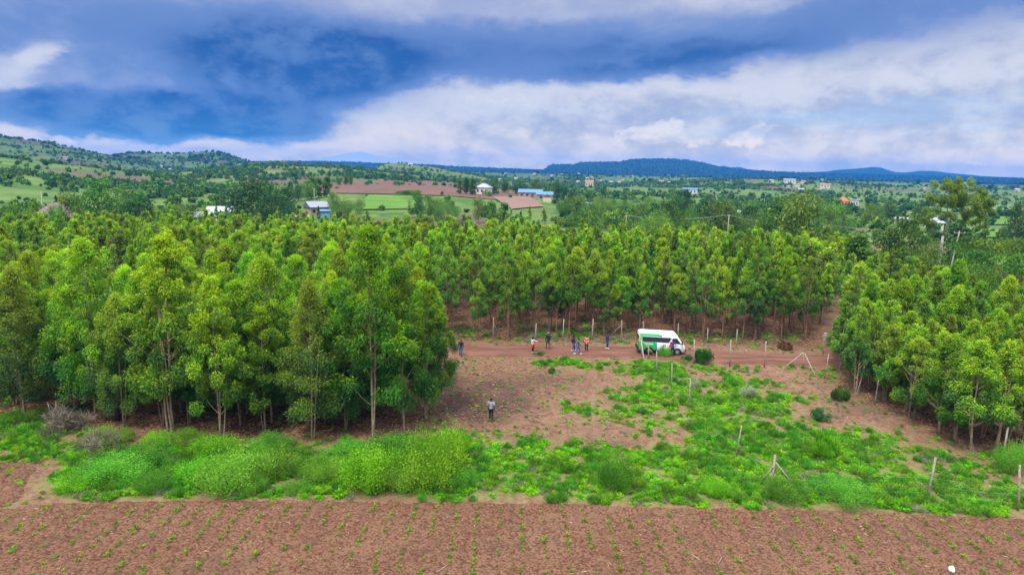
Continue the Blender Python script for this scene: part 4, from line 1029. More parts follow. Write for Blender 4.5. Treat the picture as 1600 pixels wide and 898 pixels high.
BT = [(150, 195, 280, 'round', 1.0, 'large rounded tree on the left skyline of the plantation, beside the mauve roofed house'),
      (197, 210, 290, 'round', .8, 'small lollipop shaped tree right of the large rounded tree'),
      (216, 190, 296, 'dark', 1.0, 'dark tree right of the large rounded tree at the left back of the plantation'),
      (104, 185, 299, 'sparse', .9, 'pale feathery tree partly covering the mauve roof'),
      (392, 185, 281, 'dark', 1.15, 'big dark round tree behind the plantation, right of the low white roofs'),
      (418, 200, 286, 'dark', 1.0, None), (437, 220, 288, 'dark', 1.0, None), (450, 250, 294, 'dark', 1.0, None),
      (465, 330, 284, 'round', 1.0, None), (486, 340, 273, 'tall', 1.2, None), (497, 345, 276, 'tall', 1.1, None), (510, 345, 273, 'tall', 1.2, None), (480, 335, 280, 'round', 1., None),
      (528, 440, 272, 'round', .8, None), (540, 440, 270, 'round', .8, None), (548, 445, 272, 'round', .8, None),
      (718, 372, 279, 'tall', 1.0, 'leftmost of the slim upright trees clustered beside the white house'), (728, 375, 275, 'tall', 1.1, 'tallest of the slim upright trees clustered beside the white house'), (739, 372, 276, 'tall', 1.1, 'rightmost of the slim upright trees clustered beside the white house'),
      (774, 420, 277, 'dark', .9, None), (790, 415, 280, 'dark', .9, None), (806, 410, 282, 'dark', .9, None), (770, 390, 284, 'dark', 1, None), (818, 400, 285, 'dark', 1, None),
      (640, 262, 297, 'acacia', .9, 'small flat topped acacia on the bright green meadow below the brown field'),
      (652, 250, 303, 'round', 1.1, 'rounded tree right below the flat topped acacia on the meadow'), (672, 250, 304, 'round', .7, None), (686, 245, 304, 'low', .9, None), (700, 240, 310, 'low', .9, None),
      (520, 262, 299, 'sparse', .7, None), (530, 255, 305, 'low', .8, None), (552, 252, 306, 'low', .9, None), (748, 235, 305, 'sparse', .7, None), (768, 232, 312, 'tall', 1.2, None), (788, 235, 315, 'tall', 1.3, None),
      (812, 445, 284, 'dark', 1, None), (838, 440, 279, 'round', 1, None), (870, 400, 283, 'dark', 1.1, None), (882, 395, 285, 'dark', 1, None),
      (1046, 190, 312, 'round', .95, 'bright rounded tree standing at the back edge of the plantation, middle right'), (1070, 235, 297, 'dark', .9, 'tall dark conical tree behind the bright rounded one, middle right'), (1060, 230, 304, 'dark', .9, None),
      (1105, 215, 304, 'dark', .8, None), (1118, 210, 309, 'round', 1, None), (1140, 215, 311, 'round', 1, None), (1172, 225, 317, 'dark', 1.1, None), (1190, 215, 325, 'low', 1, None), (1025, 180, 325, 'low', .8, None), (1090, 170, 348, 'low', .8, None),
      (1225, 160, 305, 'sparse', .9, 'loose crowned tree left of the tall umbrella shaped one, right of the plantation'), (1256, 150, 291, 'sparse', 1.0, 'tall loose umbrella shaped tree above the sheds right of the plantation'), (1244, 155, 312, 'round', .8, None),
      (1300, 215, 312, 'sparse', .9, None), (1318, 225, 318, 'sparse', 1, None), (1290, 190, 335, 'low', 1, None), (1362, 300, 318, 'sparse', 1, None), (1392, 335, 314, 'dark', 1, None), (1440, 340, 316, 'dark', .9, None), (1375, 330, 318, 'sparse', 1, None),
      (1348, 122, 358, 'tall', 1.3, 'slender leafy tree before the power line, right of the plantation'),
      (1415, 138, 334, 'round', 1.0, 'dark spreading tree on short trunks left of the tall white trunked gum'), (1435, 132, 362, 'low', .8, None), (1400, 136, 356, 'dark', .6, None),
      (1500, 142, 345, 'dark', .9, 'small dark tree right behind the white trunk of the tall gum'),
      (1592, 215, 316, 'dark', .7, 'small dark tree standing alone in the meadow at the right edge'),
      (1570, 118, 378, 'acacia', .95, 'broad flat acacia at the right edge above the right grove'), (1600, 105, 372, 'acacia', .9, None), (1545, 112, 394, 'low', .7, None), (1590, 98, 414, 'low', .8, None), (1520, 120, 404, 'low', .6, None), (1625, 95, 395, 'acacia', .9, None),
      (1470, 118, 412, 'low', .5, None), (25, 175, 318, 'round', .9, None), (60, 190, 312, 'low', 1, None), (5, 190, 314, 'low', 1, None), (260, 200, 310, 'low', 1, None), (300, 195, 318, 'low', .9, None)]
for i, (u, r, v, k, wk, lab) in enumerate(BT):
    back_tree(u, r, v, k, wk, lab or ('%s among the scattered trees beyond the plantation' % KLAB[k]), None if lab else '%ss beyond the plantation' % KLAB[k], i)
rb = random.Random(21)
for i in range(62):            # tree belts of the middle distance, right of the brown field
    u = rb.uniform(870, 1010) if i < 26 else rb.uniform(1010, 1330)
    r = rb.uniform(175, 330) if i < 26 else rb.uniform(190, 420)
    k = rb.choice(['round', 'round', 'dark', 'tall', 'sparse', 'low'])
    x, y, z = polar(u, 300, r)
    hh = rb.uniform(4.5, 9.5)
    if u > 1330 and r < 340: continue
    d_ = (CAMZ - z - hh) / r
    # vtop from height
    uu, vv = project(np.array(x), np.array(y), np.array(z + hh))
    back_tree(float(uu), r, float(vv), k, rb.uniform(.9, 1.2), '%s among the scattered trees beyond the plantation' % KLAB[k], '%ss beyond the plantation' % KLAB[k], i)

# tall gum with white trunk
def tall_gum():
    rng = np.random.default_rng(5)
    r = 136.0
    x, y, z = polar(1468, 410, r); H = ztop(1490, 268, r) - z
    e_ = thing('gum_tree', 'tall gum with bare white forked trunk and clumped high crown, standing right of the plantation', 'tree', (x, y, z))
    mp = r / FPX * 1.0
    def P(u, v, d=0.0): return np.array([(u - 1468 - (410 - v) * .125) * mp * 1.03, d, (410 - v) * mp * 1.02])
    b = B()
    b.tube([P(1468, 413), P(1471, 380), P(1475, 352), P(1477, 340)], [.30, .26, .22, .2], 8)
    L = [([P(1477, 340), P(1484, 325, .6), P(1494, 308, 1), P(1502, 290, 1.5), P(1506, 275, 1.5)], [.19, .15, .11, .08, .03]),
         ([P(1477, 340), P(1480, 320, -.5), P(1478, 300, -1), P(1473, 285, -1.2), P(1480, 272, -1.5)], [.16, .12, .09, .06, .03]),
         ([P(1490, 315, .8), P(1505, 308, 0), P(1522, 300, -.5), P(1530, 290, -.5)], [.09, .07, .05, .02]),
         ([P(1479, 318, -.5), P(1468, 312, -1), P(1462, 300, -1)], [.07, .05, .02]),
         ([P(1478, 338, 0), P(1468, 330, .5), P(1460, 320, .5)], [.06, .04, .02]),
         ([P(1484, 325, .6), P(1497, 322, 1.6), P(1508, 316, 1.8)], [.06, .04, .02]), ([P(1505, 308, 0), P(1520, 318, .5), P(1530, 318, .8)], [.05, .035, .02])]
    for p, q in L: b.tube(p, [x * .8 for x in q], 7)
    b.obj('trunk', M_white_bark, e_, True)
    cl = [(1475, 282, 13), (1490, 274, 12), (1510, 276, 13), (1524, 284, 10), (1528, 298, 10), (1512, 292, 14), (1498, 288, 11), (1466, 293, 9), (1482, 296, 10), (1500, 304, 11), (1520, 310, 8), (1464, 308, 8), (1530, 318, 7), (1525, 328, 6), (1461, 322, 7), (1484, 312, 8), (1508, 318, 7), (1500, 268 + 4, 9), (1458, 322, 5), (1535, 308, 4)]
    a, bb, c_ = [np.array(p) for p in PAL['olive']]
    Ps, Ds, Cs = [], [], []
    cl = [(u + rng.normal() * s * .75, v + rng.normal() * s * .5, s * rng.uniform(.3, .62)) for (u, v, s) in cl for _ in range(5)]
    for (u, v, s) in cl:
        c = P(u, v, rng.uniform(-2.2, 1.6)); sz = s * mp; n = int(s * 42)
        q = rng.normal(size=(n, 3)); q /= np.linalg.norm(q, axis=1)[:, None]
        Ps.append(c + q * (rng.random(n) ** .5 * sz)[:, None]); Ds.append(q * .5 + rng.normal(size=(n, 3)) * .4 + np.array([0, 0, -.5]))
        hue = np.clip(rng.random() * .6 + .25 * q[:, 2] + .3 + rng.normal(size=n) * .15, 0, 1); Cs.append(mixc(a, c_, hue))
    V, F = leaves(np.concatenate(Ps), np.concatenate(Ds), .32, .115, rng)
    link('crown', np_mesh('gum_crown', V, F, M_leaf, col=np.repeat(np.concatenate(Cs), 4, 0), smooth=False), e_)
tall_gum()

# scrub and woods on the far country: one mass
def far_scrub():
    rng = np.random.default_rng(33); n = 230000
    u = rng.uniform(-120, 1720, n); r = 330 * (rng.random(n) * (5200 / 330 - 1) ** .9 + 1) ** 1.0
    r = np.exp(rng.uniform(math.log(230), math.log(5200), n))
    a = np.arctan((u - 800) / (FPX * 1.014)); x, y = np.sin(a) * r, np.cos(a) * r
    cl = fbm(x / 70, y / 70, 4, 61); cl2 = fbm(x / 300, y / 300, 3, 62)
    p = sstep(cl + .5 * (cl2 - .5), .53, .74) * .8 + .03
    p = np.where((u < 420) & (r > 1000), np.minimum(1, p * 1.8 + .08), p)
    p = np.where(r < 700, p * .4, p)
    p = np.where(r > 2300, .55, p)
    p = np.where((u > 420) & (u < 880) & (r < 560), .004, p)                      # open fields
    p = np.where((u > 1300) & (r < 900), np.minimum(p, .035), p)
    k = rng.random(n) < p; x, y, r = x[k], y[k], r[k]; m = len(x)
    z = terrain(x, y)
    s = rng.uniform(1.2, 3.9, m) * np.where(r > 1500, 1.5, 1) * np.where(rng.random(m) < .12, 1.6, 1)
    kinds = []
    for i in range(4):
        kinds.append(shrub_mesh(900 + i, .55, 1.0, ('olive', 'forest', 'forest', 'olive')[i], 10, 150, .3, .17, .1, 0, M_far)[1])
    for i in range(2): kinds.append(shrub_mesh(910 + i, .55, 1.0, 'pine', 10, 150, .3, .17, .1, 0, M_far)[1])
    ids = rng.integers(0, 4, m); ids = np.where(r > 1900, 4 + rng.integers(0, 2, m), np.where((r > 1200) & (rng.random(m) < .25), 4, ids))
    sxy = s * rng.uniform(.7, 1.25, m)
    o = scatter('distant_scrub', np.stack([x, y, z - .2], 1), np.stack([0 * x, 0 * x, rng.uniform(0, 6.28, m)], 1), np.stack([sxy, sxy, s], 1), ids, kinds)
    tag(o, 'far off scrub and woods dotting the hills and plain', 'scrub')
far_scrub()

# ------------------------------------------------------------------ far fields
def drape(name, poly_uv, mat, lift, n=26):
    """a field lying on the slope: four corners given by sight lines"""
    c = [hit(*p) for p in poly_uv]
    V = []
    for j in range(n + 1):
        for i in range(n + 1):
            s, t = i / n, j / n
            x = (c[0][0] * (1 - s) + c[1][0] * s) * (1 - t) + (c[3][0] * (1 - s) + c[2][0] * s) * t
            y = (c[0][1] * (1 - s) + c[1][1] * s) * (1 - t) + (c[3][1] * (1 - s) + c[2][1] * s) * t
            V.append((x, y, tz(x, y) + lift))
    F = [(j * (n + 1) + i, j * (n + 1) + i + 1, (j + 1) * (n + 1) + i + 1, (j + 1) * (n + 1) + i) for j in range(n) for i in range(n)]
    o = link(name, np_mesh(name, V, F, mat)); o['kind'] = 'structure'; return o
def field_mat(name, a, b, sc=(.06, .25, .1)):
    m, t, out = new_mat(name); pos = t.n('ShaderNodeNewGeometry').outputs['Position']
    n = t.noise(t.scalevec(pos, sc), 1.0, 5, .6); f = t.noise(pos, .8, 4, .6)
    c = t.mix(t.step(n, .35, .65), a, b); c = t.mix(t.step(f, .45, .7, 0, .5), c, tuple(x * .7 for x in a))
    principled(t, out, c, .95, .1, f, .5, .2); return m
M_bf = field_mat('far_tilled_soil', (.125, .073, .050), (.185, .105, .073))
M_mead = field_mat('meadow_grass', (.07, .17, .02), (.13, .24, .035))
M_straw = field_mat('stubble', (.26, .19, .09), (.36, .29, .15))
drape('tilled_field', [(470, 304), (835, 318), (815, 289), (535, 285)], M_bf, .35)
drape('tilled_field', [(800, 328), (850, 324), (828, 308), (770, 309)], field_mat('pink_soil', (.21, .13, .095), (.26, .17, .125)), .5)
drape('meadow', [(555, 329), (650, 328), (650, 308), (575, 306)], M_mead, .5)
drape('meadow', [(1390, 416), (1600, 416), (1600, 398), (1390, 400)], M_mead, .3)
drape('meadow', [(1505, 372), (1600, 372), (1600, 362), (1505, 363)], M_mead, .4)
drape('meadow', [(1540, 352), (1600, 352), (1600, 332), (1530, 333)], M_mead, .5)
drape('meadow', [(1340, 380), (1500, 380), (1520, 345), (1370, 343)], field_mat('grazed_grass', (.09, .16, .035), (.15, .22, .06)), .25)
drape('meadow', [(1330, 342), (1600, 331), (1600, 318), (1350, 326)], field_mat('dry_pasture', (.10, .17, .04), (.17, .21, .07)), .4)
drape('stubble_field', [(1355, 404), (1440, 404), (1450, 396), (1365, 396)], M_straw, .5)
drape('tilled_field', [(1355, 396), (1500, 397), (1510, 386), (1360, 384)], field_mat('red_soil', (.2, .12, .08), (.27, .17, .11)), .3)
drape('dirt_path', [(885, 349), (935, 349), (935, 346), (885, 345)], M_straw, .5, 6)
drape('dirt_path', [(1310, 425), (1352, 425), (1340, 404), (1318, 404)], field_mat('path_soil', (.34, .2, .15), (.42, .28, .21)), .3, 8)

# ------------------------------------------------------------------ houses
M_wall = simple('plaster_wall', (.55, .5, .45), .85, .12, 2)
M_wallw = simple('white_wall', (.55, .55, .54), .8, .06, 2)
M_stone = simple('stone_wall', (.32, .25, .21), .9, .3, 4)
M_cream = simple('cream_wall', (.62, .48, .3), .8, .1, 2)
M_glass = simple('dark_glass', (.03, .035, .045), .15, .1, 2, .5)
M_door = simple('door_paint', (.12, .08, .07), .6, .1, 3)
ROOF = {'grey': simple('grey_sheet_roof', (.29, .30, .33), .5, .12, 1.5, .5, .3), 'white': simple('pale_sheet_roof', (.36, .37, .39), .5, .08, 1.5, .5, .2),
        'blue': simple('blue_sheet_roof', (.09, .21, .38), .55, .1, 1.5, .5), 'mauve': simple('mauve_tile_roof', (.23, .14, .16), .7, .12, 3), 'red': simple('orange_tile_roof', (.55, .13, .05), .6, .12, 3), 'rust': simple('rusty_sheet_roof', (.34, .2, .16), .7, .25, 2)}
def house(u, v, r, L, D, H, roof, wall, label, hip=False, rot=0.0, group=None, rise=None, cat='house', name='house', windows=3):
    x, y, z = polar(u, v, r)
    e_ = thing(name, label, cat, (x, y, z), math.radians(rot) - math.atan2(x, y), group)
    b = B(); b.box((0, 0, H / 2 - .2), (L, D, H + .4)); b.obj('wall', wall, e_)
    rise = rise if rise is not None else D * .28
    o_ = .45; hl, hd = L / 2 + o_, D / 2 + o_; rl = (L / 2 - D / 2) if hip else hl
    if rl < .3: rl = .3
    z0 = H - .05
    V = [(-hl, -hd, z0), (hl, -hd, z0), (hl, hd, z0), (-hl, hd, z0), (-rl, 0, z0 + rise), (rl, 0, z0 + rise)]
    V2 = [(p[0], p[1], p[2] + .12) for p in V]
    bb = B(); n = 6
    bb.add(V + V2, [(6, 7, 11, 10), (8, 9, 10, 11), (9, 6, 10), (7, 8, 11), (1, 0, 4, 5), (3, 2, 5, 4), (0, 3, 4), (2, 1, 5), (0, 1, 7, 6), (1, 2, 8, 7), (2, 3, 9, 8), (3, 0, 6, 9)])
    bb.obj('roof', ROOF[roof], e_)
    if windows:
        for i in range(windows):
            px = -L / 2 + L * (i + .6) / (windows + .3)
            w_ = B(); w_.box((px, -D / 2 - .02, H * .55), (min(1.3, L / windows * .4), .08, H * .34)); w_.obj('window', M_glass, e_)
        d_ = B(); d_.box((L * .08, -D / 2 - .025, 1.0), (.95, .08, 2.0)); d_.obj('door', M_door, e_)
    return e_
house(88, 326, 215, 11, 9, 3.2, 'mauve', M_wall, 'house with mauve pyramid roof half hidden by trees at the far left', True, -12, None, 4.2)
house(310, 318, 232, 9, 5, 2.2, 'white', M_stone, 'long low shed with pale roof, left of the two pale roofs behind the plantation')
house(345, 316, 240, 8, 5.5, 3.3, 'white', M_wall, 'house with bright pale roof beside the big dark round tree')
b_ = B(); 
def stone_wall():
    x, y, z = polar(320, 322, 222); e = thing('boundary_wall', 'long brown stone wall before the two pale roofs behind the plantation', 'wall', (x, y, z), -math.atan2(x, y) + .05)
    b = B(); b.box((0, 0, .9), (19, .25, 2.2)); b.obj('wall_panel', M_stone, e)
    for i in range(7):
        p = B(); p.box((-9 + i * 3, -.03, 1.0), (.35, .4, 2.5)); p.obj('pillar', M_wall, e)
stone_wall()
house(494, 316, 265, 7.2, 6, 2.9, 'grey', M_stone, 'stone house with grey gable roof below the brown field', False, 25, None, 2.0)
house(508, 319, 255, 3.0, 2.5, 2.2, 'blue', simple('blue_sheet_wall', (.16, .32, .6), .6, .1, 2), 'small blue shed in front of the stone house', False, 0, None, .5, 'shed', 'shed', 0)
house(468, 322, 235, 5.0, 3.0, 2.0, 'rust', M_cream, 'small flat cream hut left of the stone house', False, 5, None, .4, 'hut', 'hut', 1)
house(756, 305, 385, 7.5, 6, 4.0, 'white', M_wallw, 'white house with pale blue grey roof beside the slim upright trees', True, -20, None, 2.2)
house(829, 305, 395, 13, 7, 3.0, 'blue', M_stone, 'long school block with bright blue roof, left half of the blue roofed pair', False, -4, None, 1.8, 'building', 'school_building', 4)
house(851, 307, 385, 8.5, 6, 3.1, 'blue', M_stone, 'blue roofed block right of the long school block', False, 0, None, 1.6, 'building', 'school_building', 2)
house(855, 309, 372, 3.4, 4, 3.0, 'blue', M_cream, 'cream gabled porch building before the blue roofed blocks', False, 90, None, 1.0, 'building', 'porch_building', 0)
house(919, 312, 330, 6.0, 5, 3.2, 'grey', M_wallw, 'white house with flat grey roof among trees right of the blue roofs', False, 0, None, .5)
house(997, 308, 360, 6.5, 5, 2.8, 'grey', M_wall, 'dull grey house behind the trees in the middle right', False, 0, None, .8)
house(1082, 346, 205, 3.6, 3, 2.0, 'rust', M_wallw, 'small pink roofed hut beside white sheets, middle right', False, 0, None, .5, 'hut', 'hut', 1)
house(1090, 349, 198, 2.8, 2.5, 1.4, 'white', M_wallw, 'low white shed before the small pink roofed hut', False, 0, None, .4, 'shed', 'shed', 0)
house(1130, 348, 205, 2.4, 2.5, 1.8, 'grey', M_stone, 'little grey shed beside the pole in the middle right', False, 0, None, .3, 'shed', 'shed', 1)
house(1154, 320, 300, 5.5, 5, 3.6, 'grey', M_stone, 'grey stone house among trees, middle right', False, 10, None, .8)
house(1215, 366, 158, 4.2, 3.2, 1.8, 'rust', M_stone, 'brown roofed shed left of the loose umbrella shaped tree', False, 8, None, .7, 'shed', 'shed', 1)
house(1270, 368, 150, 4.6, 3.4, 2.2, 'red', M_stone, 'red brown shed under the loose umbrella shaped tree', False, -8, None, .7, 'shed', 'shed', 1)
house(1287, 372, 148, 4.2, 3.0, 1.6, 'grey', M_stone, 'low grey roofed shed right of the red brown shed', False, -25, None, .5, 'shed', 'shed', 0)
house(1318, 303, 520, 7.5, 6, 3.4, 'red', M_cream, 'house with bright orange tile roof on the plain at right', True, 0, None, 2.4)
house(1336, 306, 500, 5.0, 5, 5.0, 'grey', M_wall, 'unfinished grey block right of the orange roofed house', False, 0, None, .3)
house(1463, 328, 300, 6.0, 5, 3.0, 'white', M_wallw, 'white house partly behind the crown of the tall gum', True, 0, None, 1.8)
house(1412, 323, 330, 5.5, 4, 2.4, 'white', M_wall, 'long white roof left of the tall gum', False, 0, None, .6)
house(1234, 281, 1150, 17, 9, 6.0, 'white', M_wallw, 'long white building high on the green ridge at right', False, 0, None, 1.0, 'building', 'building', 4)
house(1290, 284, 1050, 12, 8, 5, 'red', M_wallw, 'white building with red brown roof on the green ridge at right', False, 0, None, 1.5, 'building', 'building', 3)
house(1078, 294, 700, 14, 8, 5, 'blue', M_wallw, 'wide white building with pale blue roof on the plain below the mesa', False, 0, None, 1.2, 'building', 'building', 4)
house(921, 284, 900, 10, 8, 7, 'red', M_wall, 'far house with red roof below the left end of the mesa', False)
rh = random.Random(4)
for i in range(58):
    if i < 30: u = rh.uniform(770, 1230); v = rh.uniform(272, 288)
    elif i < 44: u = rh.uniform(1200, 1600); v = rh.uniform(279, 300)
    else: u = rh.uniform(20, 700); v = rh.uniform(246, 276)
    x, y = hit(u, v, 3500); r = math.hypot(x, y)
    if r < (1000 if u < 760 else 650) or r > 3400: continue
    s = rh.uniform(.6, 1.05)
    house(u, v, r, 7 * s, 5.5 * s, 3 * s, rh.choice(['white', 'grey', 'grey', 'rust', 'rust']), rh.choice([M_wallw, M_wall, M_cream]), 'tiny pale house scattered on the far hills and plain', False, rh.uniform(-40, 40), 'tiny houses on the far hills', None, 'house', 'house', 0)

# ------------------------------------------------------------------ posts, poles, fence
def post(u0, v0, u1, v1, label, rad=.055, mat=None, group=None, braces=(), name='fence_post'):
    """a post from its foot pixel to its top pixel, upright in depth"""
    x, y = hit(u0, v0); r = math.hypot(x, y)
    d = ray(u1, v1); k = y / d[1]; top = np.array([d[0] * k, y, CAMZ + d[2] * k])
    e_ = thing(name, label, 'post', (x, y, 0), 0, group)
    b = B(); p0 = np.array([0, 0, -.2]); p1 = top - np.array([x, y, 0])
    b.tube([p0, p0 * .5 + p1 * .5 + np.array([.012, 0, 0]), p1], [rad, rad * .95, rad * .85], 7); b.obj('shaft', mat or M_post, e_, True)
    for (ub, vb, ut, vt, m_) in braces:
        fx, fy = hit(ub, vb); d = ray(ut, vt); k = (y - .02) / d[1]
        tp = np.array([d[0] * k - x, -.08, CAMZ + d[2] * k]); ft = np.array([fx - x, fy - y, -.1])
        b = B(); b.tube([ft, tp], [rad * .8, rad * .75], 6); b.obj('brace', m_ or M_post, e_, True)
    return e_
post(1003, 558, 1001, 522, 'thick post with white slanting strut at the rear end of the minibus', .075, None, None, [(1007, 566, 1001.5, 530, M_postpale), (1026, 557, 1004, 533, None)])
post(1013, 561, 1013.5, 536, 'short post just right of the one with the white strut, before the minibus')
post(1026, 584, 1026, 548, 'grey post in front of the middle of the minibus')
post(1049, 608, 1050, 567, 'grey post next in line nearer than the minibus, beside a grey green bush')
post(1075, 635, 1079, 592, 'brown leaning post by the small pale dry tuft')
post(1149, 713, 1159, 664, 'thin grey leaning post amid the green weeds, left of the braced corner post', .04)
post(1204, 769, 1211, 710, 'corner post propped by two slanting braces near the ploughed edge', .07, None, None, [(1186, 756, 1207, 728, None), (1247, 764, 1212, 722, None)])
post(1448, 781, 1462, 714, 'leaning post on the ploughed edge, between the corner post and the right edge', .065)
post(1591, 797, 1593.5, 726, 'post on the ploughed edge at the right edge of the photo', .065)
post(1564, 724, 1575, 667, 'post before the right grove front trees', .06)
post(1366, 632, 1373, 593, 'post at the middle of the right grove edge', .05)
post(1288, 591, 1295, 553, 'dark leaning post at the left end of the right grove', .05)
post(1084, 569, 1085, 530, 'brown post just left of the round dark bush', .075)
post(1140, 572, 1142, 531, 'pale post right of the round dark bush along the road', .065)
post(1194, 574, 1197, 533, 'pale post on the road edge, left of the white A shaped prop', .065)
post(1255, 574, 1256, 550, 'short post carrying two long white slanting poles like a letter A', .05, None, None, [(1222, 575, 1255, 550, M_postpale), (1274, 585, 1257, 552, M_postpale)])
FB = [(879, 532, 881, 498, ()), (925, 530, 927, 498, ()), (971, 535, 971.5, 500, ((948, 528, 970, 508, None),)), (1005, 526, 1005, 502, ()), (1059, 528, 1060, 505, ()), (1105, 536, 1106, 513, ()), (1150, 542, 1152, 514, ()), (770, 534, 771, 496, ((782, 528, 771, 504, None),)), (836, 530, 838, 505, ())]
for (a, b1, c, d, br) in FB:
    post(a, b1, c, d, 'braced pale post in the fence along the plantation foot' + (' behind the walkers' if a > 900 else ' left of the walkers') if br else 'pale post of the fence along the foot of the plantation', .05, M_postpale if not br else M_post, None if br else 'fence posts along the plantation foot', br)
def box_post():
    e_ = post(1286, 553, 1288, 522, 'post topped with a small pale box at the gap right of the plantation', .05)
    b = B(); b.box((.05, 0, 2.05), (.28, .28, .4)); b.obj('box', M_postpale, e_)
box_post()
# fence wires strung along the near posts
M_wire = simple('wire', (.35, .33, .3), .5, .1, 4, .5, .6)
def wires(uvs, label):
    e = None; b = B(); 
    P0 = [hit(*p) for p in uvs]
    for h in (.45, .9, 1.35):
        pts = []
        for (x, y), (x2, y2) in zip(P0[:-1], P0[1:]):
            for k in range(4):
                t = k / 4; pts.append((x + (x2 - x) * t, y + (y2 - y) * t, h - .05 * math.sin(t * math.pi)))
        pts.append((*P0[-1], h)); b.tube(pts, [.0028] * len(pts), 4)
    o = b.obj('fence_wire', M_wire); tag(o, label, 'wire')
wires([(1204, 769), (1448, 781), (1591, 797)], 'thin fence wires along the ploughed edge from the corner post rightwards')
wires([(1026, 584), (1049, 608), (1075, 635), (1149, 713), (1204, 769)], 'thin fence wires crossing the clearing from the road to the corner post')

def power_pole(u0, v0, vt, r, label, arm=1.5, ut=None):
    x, y, z = polar(u0, v0, r); H = ztop(u0, vt, r) - z
    e_ = thing('power_pole', label, 'pole', (x, y, z), -.2)
    b = B(); lean = ((ut or u0) - u0) * r / FPX
    b.tube([(0, 0, -.3), (lean * .5, 0, H * .5), (lean, 0, H)], [.14, .12, .09], 8); b.obj('pole', M_postpale, e_, True)
    b = B(); b.box((lean, 0, H - .35), (arm, .1, .1)); b.obj('crossarm', M_post, e_)
    for s in (-.45, 0, .45):
        b = B(); b.tube([(lean + s * arm, 0, H - .3), (lean + s * arm, 0, H - .1)], [.04, .03], 6); b.obj('insulator', M_wallw, e_, True)
    return (x, y, z + H)
pa = power_pole(1483, 406, 360, 134, 'wooden power pole right of the white trunk of the tall gum', 1.7, 1491)
pb = power_pole(1223, 368, 337, 165, 'power pole with crossarm before the loose crowned trees', 1.4)
pc = power_pole(1138, 352, 335, 190, 'thin power pole in the middle right by the little grey shed', .9)
pd_ = power_pole(978, 352, 336, 200, 'thin power pole behind the plantation below the grey house', .9)
power_pole(66, 322, 300, 235, 'thin pole beside the mauve roofed house', .8)
power_pole(491, 310, 294, 280, 'thin pole rising beside the stone house', .8)
def pole_wire():
    b = B()
    for s in (-.6, 0, .6):
        for p, q in ((pa, pb), (pb, pc), (pc, pd_)):
            pts = [(p[0] + (q[0] - p[0]) * t / 10 + s, p[1] + (q[1] - p[1]) * t / 10, p[2] + (q[2] - p[2]) * t / 10 - .1 - 1.1 * math.sin(math.pi * t / 10)) for t in range(11)]
            b.tube(pts, [.012] * 11, 4)
    tag(b.obj('power_line', M_wire), 'thin power lines strung between the poles beyond the plantation', 'wires')
pole_wire()

# ------------------------------------------------------------------ small loose things
def bag():
    m = simple('white_plastic', (.78, .78, .8), .4, .05, 20)
    x, y = hit(1487, 893); rng = np.random.default_rng(2)
    b = bmesh.new(); bmesh.ops.create_icosphere(b, subdivisions=3, radius=.14)
    for v in b.verts:
        n = float(fbm(np.array([v.co.x * 9 + 3]), np.array([v.co.y * 9 + v.co.z * 7]), 3, 2)[0]); v.co *= .6 + .9 * n; v.co.z = max(v.co.z * 1.3, -.05)
    me = bpy.data.meshes.new('plastic_bag'); b.to_mesh(me); b.free(); me.materials.append(m)
    tag(link('plastic_bag', me, None, (x, y, .12)), 'crumpled white plastic bag lying on the ploughed soil near the bottom right', 'bag')
bag()
def stick(u0, v0, u1, v1, label):
    a = hit(u0, v0); c = hit(u1, v1); b = B()
    mid = ((a[0] + c[0]) / 2 + .05, (a[1] + c[1]) / 2 + .04, .13)
    b.tube([(a[0], a[1], .09), mid, (c[0], c[1], .11)], [.012, .016, .01], 5)
    tag(b.obj('dry_stick', M_postpale, None, True), label, 'stick')
stick(683, 896, 702, 883, 'pale bent dry stick at the bottom of the ploughed field, left of middle')
stick(1122, 882, 1128, 872, 'short pale forked stick at the bottom of the ploughed field, right of middle')
stick(447, 818, 453, 821, 'tiny pale stick on the ploughed field at left')
stick(28, 736, 58, 735, 'long pale stick lying on the dark plot at the left edge')
stick(2, 766, 22, 756, 'pale stick sloping across the dark plot at the left edge')
stick(1177, 826, 1190, 828, 'pale stick on the ploughed field near the right end')
def leafpile():
    kit = shrub_mesh(960, 1.0, .8, 'dry', 20, 1800, .22, .08, .0, 0, M_dry)
    rng = np.random.default_rng(3)
    me = kit[1]; ca = me.color_attributes['col']; n = len(me.vertices)
    c = np.ones((n, 4), np.float32); c[:, :3] = np.repeat(mixc(np.array([.10, .05, .025]), np.array([.24, .13, .05]), rng.random(n // 4)), 4, 0)
    ca.data.foreach_set('color', c.ravel())
    x, y = hit(1230, 549); put_shrub(kit, (x, y + .8, 0), (.9, .9, 1.2), 'heap of orange brown dead branches on the road edge right of the plantation', None, 'brush_heap', 'brush heap', parts=('branches', 'dead_leaves'))
leafpile()
def stump():
    x, y = hit(184, 655); b = B()
    b.tube([(0, 0, -.1), (.02, 0, .5), (-.05, .05, 1.0)], [.2, .16, .12], 8); b.tube([(.3, .1, -.1), (.32, .1, .6), (.25, .1, 1.1)], [.15, .12, .1], 8)
    tag(b.obj('tree_stump', simple('charred_wood', (.05, .035, .03), .9, .3, 5), None, True, (x, y, 0)), 'charred dark double stump at the front edge of the left grove', 'stump')
stump()

